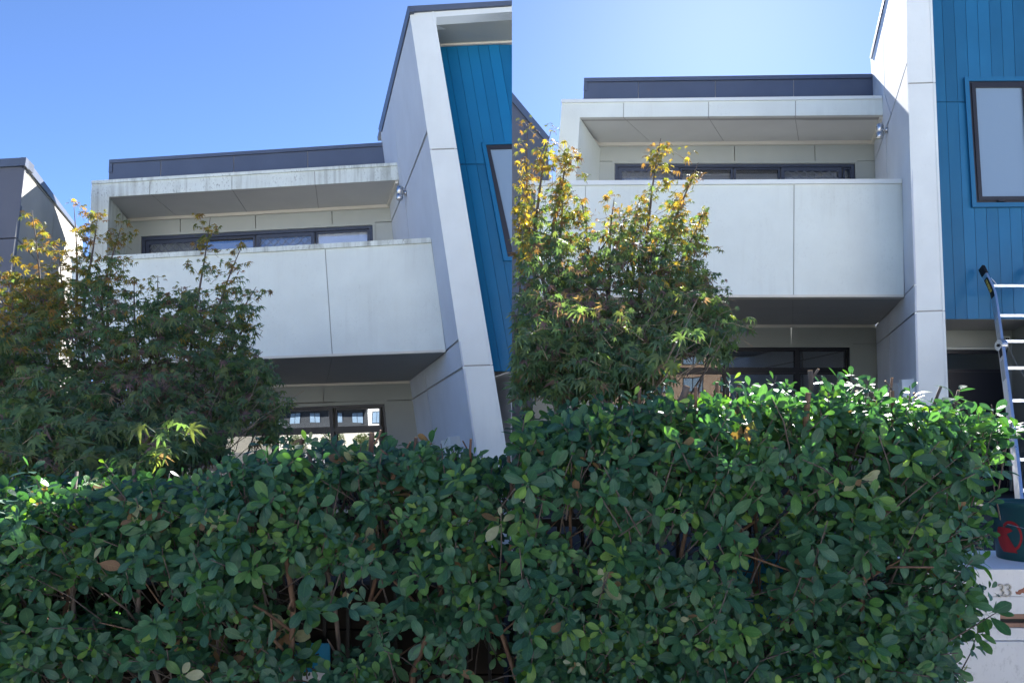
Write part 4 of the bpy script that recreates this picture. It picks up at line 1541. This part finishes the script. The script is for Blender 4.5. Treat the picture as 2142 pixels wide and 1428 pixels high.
            C.append(HEDGE_PAL[c])
        if q % 2 == 0:
            p0 = pos[q] + t * 0.02
            p1 = pos[q] - t * rng.uniform(0.12, 0.26) + np.array([0, 0.03, -0.07])
            twigs.append(([p1, (p0 + p1) / 2 + 0.008 * rng.standard_normal(3), p0], [0.0032, 0.0026, 0.0018]))
    P, DD, NN, S, C = map(np.array, (P, DD, NN, S, C))
    Rm = frames(DD, unit(NN))
    si = rng.integers(0, len(HEDGE_SHAPES), len(P))
    plant_leaves(root, 'hedge', HEDGE_SHAPES, P, Rm, S, si, C, M['leaf'])
    tw = tubes('twigs', twigs, M['bark_grey'], root, 4)
    tw['kind'] = 'stuff'
    # main stems, each its own part
    nst = int((x1 - x0) / 0.16)
    for i in range(nst):
        xb = x0 + (i + 0.5) * (x1 - x0) / nst + rng.normal(0, 0.04)
        if right_edge is not None and xb > 1.55:
            continue
        yb = y_front + rng.uniform(0.20, 0.45)
        h = float(ztop(xb)) - 0.0 - rng.uniform(0.05, 0.2)
        if rng.random() < 0.30:
            h = float(ztop(xb)) + rng.uniform(0.01, 0.05)
        pts = [np.array([xb + rng.normal(0, 0.02), yb, 0.0])]
        for t in (0.2, 0.4, 0.6, 0.8, 1.0):
            pts.append(np.array([xb + rng.normal(0, 0.035), yb + rng.normal(0, 0.03) - 0.06 * t, h * t]))
        r0 = rng.uniform(0.008, 0.016)
        V, Fc = tube_vf(pts, np.linspace(r0, r0 * 0.55, 6), 8)
        for b in range(4):
            t = rng.uniform(0.4, 0.9)
            p = along(pts, t)
            e = p + np.array([rng.normal(0, 0.16), rng.normal(-0.06, 0.08), rng.uniform(0.08, 0.25)])
            v, f = tube_vf([p, (p + e) / 2 + 0.02 * rng.standard_normal(3), e], [r0 * 0.45, r0 * 0.36, r0 * 0.25], 6, len(V))
            V += v
            Fc += f
        mesh('stem', V, Fc, M['bark'] if rng.random() < 0.75 else M['bark_grey'], root, True)
    return root, ztop


def cut_stems(root, spots, y0, ztop, rng):
    """pruned stubs that stand up out of the hedge, with pale sawn ends"""
    for (px, py, ln, r, lean) in spots:
        p = at(px, py, y0 + rng.uniform(0.08, 0.35))
        q = p + np.array([-lean * ln, 0.01, -ln])
        st = tube('cut_stem', [q, (p + q) / 2 + np.array([rng.normal(0, 0.004), 0, 0]), p], [r * 1.1, r, r * 0.95], M['bark'] if rng.random() < 0.6 else M['bark_grey'], root, 8)
        n_ = unit(p - q)
        tube('sawn_end', [p - n_ * 0.001, p + n_ * 0.002], r * 0.90, M['cutwood'], st, 8, False)


def rt_edge(z):
    """x of the right-hand end of the right hedge at height z"""
    py = HY - (z - EYE) / 2.45 * F_PX
    ex = np.interp(py, [800, 850, 900, 980, 1060, 1150, 1230, 1300, 1380, 1450, 1600], [2040, 2085, 2105, 2112, 2086, 2070, 2080, 2078, 2040, 2015, 2000])
    return (ex - CX) / F_PX * 2.45


hl, ztl = hedge('hedge', (-1.3, 2.7, 0.0), 'dense dark green clipped hedge in shade before the leaning white house', -2.75, 0.0,
                [(-500, 1020), (0, 1015), (150, 1010), (380, 1005), (450, 965), (540, 945), (640, 945), (760, 940), (900, 950), (1000, 960), (1071, 965)],
                2.42, 0.75, 2000, 21, None,
                [(285, 1265, 75, 50), (110, 1265, 50, 35), (600, 1250, 55, 60), (745, 1240, 60, 60), (690, 1340, 95, 45), (860, 1230, 60, 35), (300, 1400, 60, 40), (870, 1370, 60, 40), (1010, 1370, 50, 45), (480, 1345, 30, 30), (720, 1050, 20, 25)])
hr, ztr = hedge('hedge', (1.0, 2.6, 0.0), 'hedge with sunlit leaf tops left of the white mailbox pillar', 0.0, 1.92,
                [(1071, 875), (1200, 870), (1300, 850), (1400, 832), (1500, 822), (1600, 818), (1700, 815), (1800, 822), (1900, 832), (2040, 838), (2200, 850)],
                2.30, 0.72, 1800, 22, rt_edge,
                [(1170, 1085, 60, 35), (1250, 1130, 45, 25), (1420, 1130, 35, 45), (1590, 1110, 45, 50), (1570, 1190, 50, 30), (1570, 1265, 40, 35), (1690, 1060, 35, 25), (1830, 1210, 45, 35), (1905, 1185, 25, 35), (1700, 1290, 35, 25), (1210, 1230, 35, 25), (2040, 1130, 18, 20)])
rg = np.random.default_rng(5)
cut_stems(hl, [(778, 905, 0.16, 0.011, 0.0), (796, 900, 0.05, 0.004, 0.5), (985, 918, 0.09, 0.005, 0.0), (968, 922, 0.05, 0.003, -0.5), (646, 945, 0.12, 0.008, -0.05), (712, 968, 0.09, 0.005, 0.0), (736, 968, 0.09, 0.005, 0.05), (826, 958, 0.08, 0.010, 0.1),
               (950, 950, 0.05, 0.008, 0.0), (870, 915, 0.08, 0.007, 0.0), (180, 1028, 0.26, 0.006, -0.12), (858, 925, 0.07, 0.004, 0.5), (605, 955, 0.08, 0.006, 0.2), (540, 960, 0.12, 0.007, 0.0)], 2.42, ztl, rg)
cut_stems(hr, [(1437, 808, 0.07, 0.013, 0.35), (1338, 812, 0.09, 0.007, 0.0), (1691, 822, 0.14, 0.011, 0.05), (1822, 817, 0.06, 0.009, 0.0), (1866, 790, 0.11, 0.005, 0.0), (1852, 797, 0.05, 0.003, -0.6), (1628, 830, 0.09, 0.006, 0.0), (1695, 775, 0.10, 0.010, 0.0), (1712, 772, 0.05, 0.005, 0.6),
               (1588, 838, 0.10, 0.006, 0.0), (1792, 818, 0.07, 0.006, -0.4), (2005, 817, 0.07, 0.006, 0.0), (1968, 808, 0.12, 0.006, 0.3), (1912, 822, 0.08, 0.005, -0.5), (1840, 815, 0.06, 0.006, 0.5), (1500, 800, 0.08, 0.007, 0.0)], 2.30, ztr, rg)

# ------------------------------------------------------------------ fence inside the hedges
def fence(x0, x1, y, z0, z1, label):
    t = thing('fence', ((x0 + x1) / 2, y, z0), label, 'fence', None)
    for z in (z0 + 0.12, z1 - 0.10):
        box('rail', (x0, y - 0.015, z), (x1, y + 0.015, z + 0.035), M['fence'], t)
    n = int((x1 - x0) / 0.11)
    first = None
    for i in range(n):
        x = x0 + (i + 0.5) * (x1 - x0) / n
        if first is None:
            first = box('picket', (x - 0.008, y - 0.008, z0), (x + 0.008, y + 0.008, z1), M['fence'], t)
            b0x = x
        else:
            o = first.copy()
            COL.objects.link(o)
            o.parent = t
            o.location = first.location + Vector((x - b0x, 0, 0))
    return t


fence(-3.0, -0.05, 3.22, 0.02, 1.25, 'black metal picket fence inside the shaded hedge')
fence(0.05, 2.05, 3.12, 0.02, 1.30, 'black metal picket fence inside the sunlit-topped hedge')
for i in range(4):
    z0 = 0.02 + i * 0.22
    o = box('timber_sleeper', (0.04, 3.36, z0), (2.08, 3.45, z0 + 0.212), M['timber'])
    tag(o, ['lowest', 'second lowest', 'second highest', 'highest'][i] + ' dark timber sleeper of the low wall behind the right hedge', 'sleeper', 'sleepers of the right retaining wall')

for i in range(4):
    z0 = 0.02 + i * 0.22
    o = box('timber_sleeper', (-3.2, 3.27, z0), (-0.04, 3.36, z0 + 0.212), M['timber'])  # unseen timbers added to block the bright view through the hedge
    tag(o, ['lowest', 'second lowest', 'second highest', 'highest'][i] + ' dark timber sleeper of the low wall behind the left hedge', 'sleeper', 'sleepers of the left retaining wall')

# printed board glimpsed through the hedge
SB = thing('sign_board', at(1572, 1290, 3.0), 'blue and white printed board glimpsed through a gap in the right hedge', 'sign')
prism('board_sheet', [at(x, y, 3.02) for x, y in ((1540, 1170), (1650, 1170), (1650, 1310), (1540, 1310))], (0, 0.01, 0), M['signblue'], SB)
prism('white_band', [at(x, y, 3.016) for x, y in ((1540, 1232), (1650, 1232), (1650, 1258), (1540, 1258))], (0, 0.003, 0), M['signwhite'], SB)
prism('blue_stripe', [at(x, y, 3.012) for x, y in ((1540, 1251), (1650, 1251), (1650, 1254), (1540, 1254))], (0, 0.003, 0), M['signblue'], SB)
SB2 = thing('sign_board', at(640, 1428, 3.1), 'blue printed board glimpsed low behind the shaded hedge', 'sign')
prism('board_sheet', [at(x, y, 3.12) for x, y in ((610, 1345), (690, 1345), (690, 1460), (610, 1460))], (0, 0.01, 0), M['signblue'], SB2)
prism('white_band', [at(x, y, 3.116) for x, y in ((610, 1405), (690, 1405), (690, 1425), (610, 1425))], (0, 0.003, 0), M['signwhite'], SB2)

# ------------------------------------------------------------------ Japanese maples
def maple(dx, dy, label, seed, xmin=None, xmax=None, ks=1.0, gold=0.0):
    rng = np.random.default_rng(seed)
    base = at(300 + dx, 1000 + dy, 4.9 * ks)
    base[2] = 0.2 if dx == 0 else 0.9
    if dx:
        base[0] = max(base[0], 0.45)
    root = thing('maple_tree', base, label, 'tree')
    P, DD, NN, S, C = [], [], [], [], []
    sticks, twl = [], []
    GREEN = np.array([(0.115, 0.19, 0.10), (0.095, 0.175, 0.10), (0.15, 0.20, 0.085), (0.09, 0.155, 0.09)])
    RUST = np.array([(0.19, 0.125, 0.135), (0.17, 0.12, 0.13), (0.20, 0.14, 0.10)])
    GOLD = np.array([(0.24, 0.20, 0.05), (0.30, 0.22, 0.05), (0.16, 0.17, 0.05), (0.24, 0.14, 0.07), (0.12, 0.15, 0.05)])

    def ok(px):
        return (xmin is None or px > xmin) and (xmax is None or px < xmax)

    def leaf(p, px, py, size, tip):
        # crown colour: gold paints in sunlight and young growth at the tops, rust in the middle, green below
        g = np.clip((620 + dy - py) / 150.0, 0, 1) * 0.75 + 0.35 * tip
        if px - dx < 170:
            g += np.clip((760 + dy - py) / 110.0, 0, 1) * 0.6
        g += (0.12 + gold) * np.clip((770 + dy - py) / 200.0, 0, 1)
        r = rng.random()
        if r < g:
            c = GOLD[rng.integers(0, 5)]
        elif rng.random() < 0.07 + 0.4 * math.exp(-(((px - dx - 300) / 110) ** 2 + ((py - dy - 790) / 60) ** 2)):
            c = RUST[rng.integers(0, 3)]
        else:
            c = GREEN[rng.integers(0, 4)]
        az = rng.uniform(0, 6.28)
        d = np.array([math.cos(az), math.sin(az) - 0.25, -0.55 + 0.3 * rng.standard_normal()])
        nn = np.array([0.35 * rng.standard_normal(), -0.75 + 0.5 * rng.standard_normal(), 0.85])
        P.append(p)
        DD.append(d)
        NN.append(nn)
        S.append(size)
        C.append(c)

    def stick(pts, r0, r1):
        pts = np.array(pts)
        sticks.append((pts, np.linspace(r0, r1, len(pts))))

    def cluster(px, py, Y, n, spread, size, tip):
        """a twig with paired leaves"""
        if not ok(px):
            return
        c = at(px, py, Y)
        az = rng.uniform(0, 6.28)
        dirv = np.array([math.cos(az), 0.7 * math.sin(az), rng.uniform(-0.15, 0.35)])
        ln = spread
        p0 = c - dirv * ln * 0.5
        p1 = c + dirv * ln * 0.5
        if xmin is None or min(p0[0], p1[0]) > 0.02:
            twl.append(([p0 - np.array([0, 0, 0.05]), c, p1], [0.0018, 0.0014, 0.0009]))
        for i in range(n):
            t = (i + 0.5) / n
            p = p0 + (p1 - p0) * t + rng.normal(0, 0.018, 3)
            ppx = CX + F_PX * p[0] / p[1]
            if ok(ppx):
                leaf(p, ppx, HY - F_PX * (p[2] - EYE) / p[1], size * rng.uniform(0.7, 1.2), tip)

    # upright shoots: tip, foot, distance, leafiness
    shoots = [((70, 440), (88, 690), 6.0, 1.0), ((158, 425), (160, 660), 6.1, 0.8), ((208, 440), (175, 640), 6.0, 1.4), ((250, 470), (212, 640), 6.0, 1.8),
              ((440, 455), (405, 690), 6.1, 1.7), ((512, 505), (440, 710), 6.1, 1.1), ((335, 580), (330, 720), 5.9, 0.9), ((275, 585), (285, 720), 5.9, 0.9),
              ((18, 555), (30, 740), 5.8, 1.4), ((532, 600), (470, 740), 6.0, 1.0), ((128, 520), (135, 690), 5.9, 1.5), ((470, 590), (440, 720), 6.0, 1.2),
              ((-40, 520), (-30, 720), 5.8, 1.2), ((385, 600), (380, 730), 6.0, 1.1), ((528, 655), (470, 760), 5.9, 1.0), ((545, 735), (480, 800), 5.7, 0.9), ((230, 560), (225, 690), 5.9, 1.2)]
    for (tx, ty), (bx, by), Y, lf in shoots:
        Y = Y * ks
        tx, ty, bx, by = tx + dx, ty + dy, bx + dx, by + dy
        if not ok(tx):
            continue
        bx = max(bx, xmin + 12) if xmin is not None else bx
        m = 9
        pts = []
        for i in range(m):
            t = i / (m - 1)
            wob = 5 * math.sin(3 * t + tx) * t
            pts.append(at(bx + (tx - bx) * t ** 1.2 + wob, by + (ty - by) * t, Y))
        mid = base * 0.35 + pts[0] * 0.65 + np.array([0, 0, -0.15])
        stick([base + np.array([0, 0, 0.02]), base * 0.7 + mid * 0.3, mid] + pts, 0.017, 0.0022)
        nl = int(17 * lf)
        for i in range(nl):
            t = 0.12 + 0.86 * (i + rng.random()) / nl
            sp = 26 * (1.05 - t * 0.75) * (0.55 + 0.45 * lf)
            px = bx + (tx - bx) * t ** 1.2 + rng.normal(0, sp)
            py = by + (ty - by) * t + rng.normal(0, 10)
            cluster(px, py, Y + rng.normal(0, 0.10), rng.integers(6, 11), ks * rng.uniform(0.10, 0.22), ks ** 0.8 * rng.uniform(0.030, 0.050), t > 0.55)
    # leafy masses
    masses = [(40, 650, 95, 75, 5.7, 70), (150, 640, 110, 55, 5.7, 70), (60, 735, 110, 60, 5.3, 62), (170, 730, 130, 70, 5.3, 85), (310, 690, 130, 60, 5.6, 82), (420, 680, 95, 80, 5.7, 78),
              (300, 770, 150, 60, 5.2, 92), (450, 770, 95, 60, 5.4, 66), (520, 800, 62, 40, 5.4, 34), (555, 845, 38, 40, 5.2, 24), (90, 830, 120, 60, 4.7, 82), (250, 840, 140, 60, 4.7, 88), (400, 830, 100, 50, 5.0, 48),
              (60, 915, 120, 55, 4.1, 76), (200, 920, 130, 55, 4.1, 80), (330, 925, 80, 45, 4.1, 42), (490, 850, 80, 30, 5.2, 26), (560, 890, 28, 28, 4.9, 10), (-60, 800, 90, 150, 4.9, 90), (250, 975, 60, 30, 3.7, 16), (400, 900, 40, 30, 4.3, 14), (120, 965, 130, 35, 3.9, 60), (300, 965, 100, 30, 4.0, 40), (440, 870, 60, 40, 4.8, 26), (420, 930, 50, 30, 4.3, 14)]
    for (mx, my, rx, ry, Y, cnt) in masses:
        Y = Y * ks if Y > 4.4 else max(Y * ks, 3.3)
        for i in range(int(cnt * (1.05 if my > 780 else 0.68 if dx else 0.9))):
            a = rng.uniform(0, 6.28)
            r = math.sqrt(rng.random()) * (1 + 0.12 * rng.standard_normal())
            px, py = mx + dx + rx * r * math.cos(a), my + dy + ry * r * math.sin(a)
            yy = Y + ks * rng.normal(0, 0.30)
            cluster(px, py, yy, rng.integers(6, 11), ks * rng.uniform(0.16, 0.34), ks ** 0.8 * (1.25 if my > 860 else 1.0) * rng.uniform(0.040, 0.066), 0)
        if ok(mx + dx):
            e = at(mx + dx, my + dy, Y + 0.05)
            stick([base, base * 0.5 + e * 0.5 + np.array([rng.normal(0, 0.1), 0.1, 0.05]), e], 0.014, 0.004)
            for b in range(5):
                px_ = mx + dx + rng.normal(0, rx * 0.6)
                if ok(px_):
                    e2 = at(px_, my + dy + rng.normal(0, ry * 0.6), Y)
                    stick([e, (e + e2) / 2 + 0.03 * rng.standard_normal(3), e2], 0.005, 0.0018)
    # bare pale twigs low on the right
    for i in range(26):
        fx = rng.uniform(370, 470) + dx
        fy = rng.uniform(930, 1000) + dy
        ex_, ey = fx + rng.uniform(40, 170), fy - rng.uniform(70, 190)
        Yb = (4.6 + rng.normal(0, 0.2)) * ks
        p0, p1 = at(fx, fy, Yb), at(ex_, ey, Yb + 0.2)
        twl.append(([p0, (p0 + p1) / 2 + 0.03 * rng.standard_normal(3), p1], [0.0035, 0.0026, 0.0014]))
    P_, DD_, NN_, S_, C_ = map(np.array, (P, DD, NN, S, C))
    Rm = frames(DD_, unit(NN_))
    si = rng.integers(0, len(MAPLE_SHAPES), len(P_))
    plant_leaves(root, 'maple', MAPLE_SHAPES, P_, Rm, S_, si, C_, M['mleaf'])
    tr = [s for s in sticks]
    trunk = tubes('trunk', [(np.array([base + np.array([0, 0, -0.02]), base + np.array([0.02, 0, 0.35]), base + np.array([-0.02, 0.02, 0.75])]), [0.055, 0.045, 0.03])], M['bark_grey'], root, 10)
    tubes('branches', tr, M['bark_grey'], root, 6)['kind'] = 'stuff'
    tubes('twigs', twl, M['bark_pale'], root, 4)['kind'] = 'stuff'
    return root, len(P_)


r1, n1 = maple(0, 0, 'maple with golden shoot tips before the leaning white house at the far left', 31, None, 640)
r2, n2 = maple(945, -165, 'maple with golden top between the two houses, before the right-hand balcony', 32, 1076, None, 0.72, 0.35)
print('maple leaves', n1, n2)

# ------------------------------------------------------------------ across the street (seen in the window panes)
def facade(name, loc, x0, x1, y, z1, mat, label, cols, rows, win_mat, fr_mat, balcony=False, depth=9):
    t = thing(name, loc, label, 'building')
    box('wall', (x0, y - depth, 0), (x1, y, z1), mat, t)
    box('roof', (x0 - 0.2, y - depth - 0.2, z1), (x1 + 0.2, y + 0.25, z1 + 0.35), M['fascia'], t)
    cw, rh = (x1 - x0) / cols, z1 / rows
    proto = None
    for r in range(rows):
        for c in range(cols):
            xa, za = x0 + cw * (c + 0.22), rh * (r + 0.28)
            if proto is None:
                proto = box('window', (xa, y - 0.02, za), (xa + cw * 0.56, y + 0.08, za + rh * 0.55), fr_mat, t)
                pane = box('pane', (xa + 0.1, y + 0.05, za + 0.1), (xa + cw * 0.27, y + 0.095, za + rh * 0.55 - 0.1), win_mat, proto)
                pane2 = box('pane', (xa + cw * 0.30, y + 0.05, za + 0.1), (xa + cw * 0.56 - 0.1, y + 0.095, za + rh * 0.55 - 0.1), win_mat, proto)
                ox, oz = xa, za
            else:
                o = proto.copy()
                COL.objects.link(o)
                o.parent = t
                o.location = proto.location + Vector((xa - ox, 0, za - oz))
                for pp in (pane, pane2):
                    q = pp.copy()
                    COL.objects.link(q)
                    q.parent = o
        if balcony and r > 0:
            box('balcony', (x0 + 0.3, y + 0.1, rh * r - 0.15), (x1 - 0.3, y + 1.5, rh * r + 0.05), M['opp_dark'], t)
            box('balustrade', (x0 + 0.3, y + 1.42, rh * r + 0.05), (x1 - 0.3, y + 1.5, rh * r + 0.95), M['opp_dark'], t)
    return t


facade('apartment_building', (18, -56, 0), 6, 27.6, -56, 19, M['opp_brick'], 'tan brick apartment block across the street', 5, 6, M['frost'], M['frame'])
facade('apartment_building', (29, -57, 0), 27.8, 31.4, -57, 20, M['opp_dark'], 'dark apartment block with long balconies across the street', 2, 6, M['frost'], M['frame'], True)
facade('apartment_building', (44, -56, 0), 31.6, 60, -56, 18, M['opp_white'], 'tall pale apartment block at the end of the row across the street', 7, 6, M['frost'], M['frame'])
facade('apartment_building', (-58, -57, 0), -75, -44, -57, 15, M['opp_dark'], 'wide dark apartment block with balconies across the street', 9, 5, M['frost'], M['frame'], True)
facade('apartment_building', (-35, -56, 0), -43.6, -20, -56, 15, M['opp_white'], 'pale apartment block with many dark-framed windows across the street', 9, 5, M['frost'], M['frame'])
facade('apartment_building', (-8, -56, 0), -19.5, 5.5, -56, 12, M['opp_cream'], 'low cream building in the middle of the row across the street', 7, 4, M['frost'], M['frame'])
o = box('street_wall', (-70, -46.3, 0), (-18, -46, 2.6), M['opp_cream'])
tag(o, 'long low cream garden wall across the street', 'wall')
o = box('street_wall', (10, -46.3, 0), (60, -46, 3.0), M['opp_cream'])
tag(o, 'cream boundary wall before the brick block across the street', 'wall')


# garden shrubs before the far wall, seen in the left window's panes
rs = np.random.default_rng(77)
for i, (bx, hh, word) in enumerate(((-37.5, 2.4, 'rightmost'), (-41.5, 3.2, 'middle, tallest'), (-46.5, 2.2, 'leftmost'))):
    t = thing('shrub', (bx, -44.6, 0.0), word + ' of three round shrubs before the cream garden wall across the street', 'shrub', 'shrubs across the street')
    n_ = 900
    v = unit(rs.standard_normal((n_, 3))) * (rs.random((n_, 1)) ** 0.4) * np.array([hh * 0.42, hh * 0.42, hh * 0.45]) + np.array([bx, -44.6, hh * 0.55])
    fm = fill_mesh('foliage', HEDGE_SHAPES, v, frames(rs.standard_normal((n_, 3)), unit(rs.standard_normal((n_, 3)) + np.array([0, 1, 1]))), rs.uniform(0.14, 0.26, n_), rs.integers(0, 5, n_), np.array([(0.10, 0.12, 0.04), (0.08, 0.11, 0.04)])[rs.integers(0, 2, n_)], M['leaf'])
    link('foliage', fm, M['leaf'], t)['kind'] = 'stuff'
    tube('trunk', [(bx, -44.6, 0), (bx + 0.05, -44.6, hh * 0.6)], [0.09, 0.05], M['bark'], t)
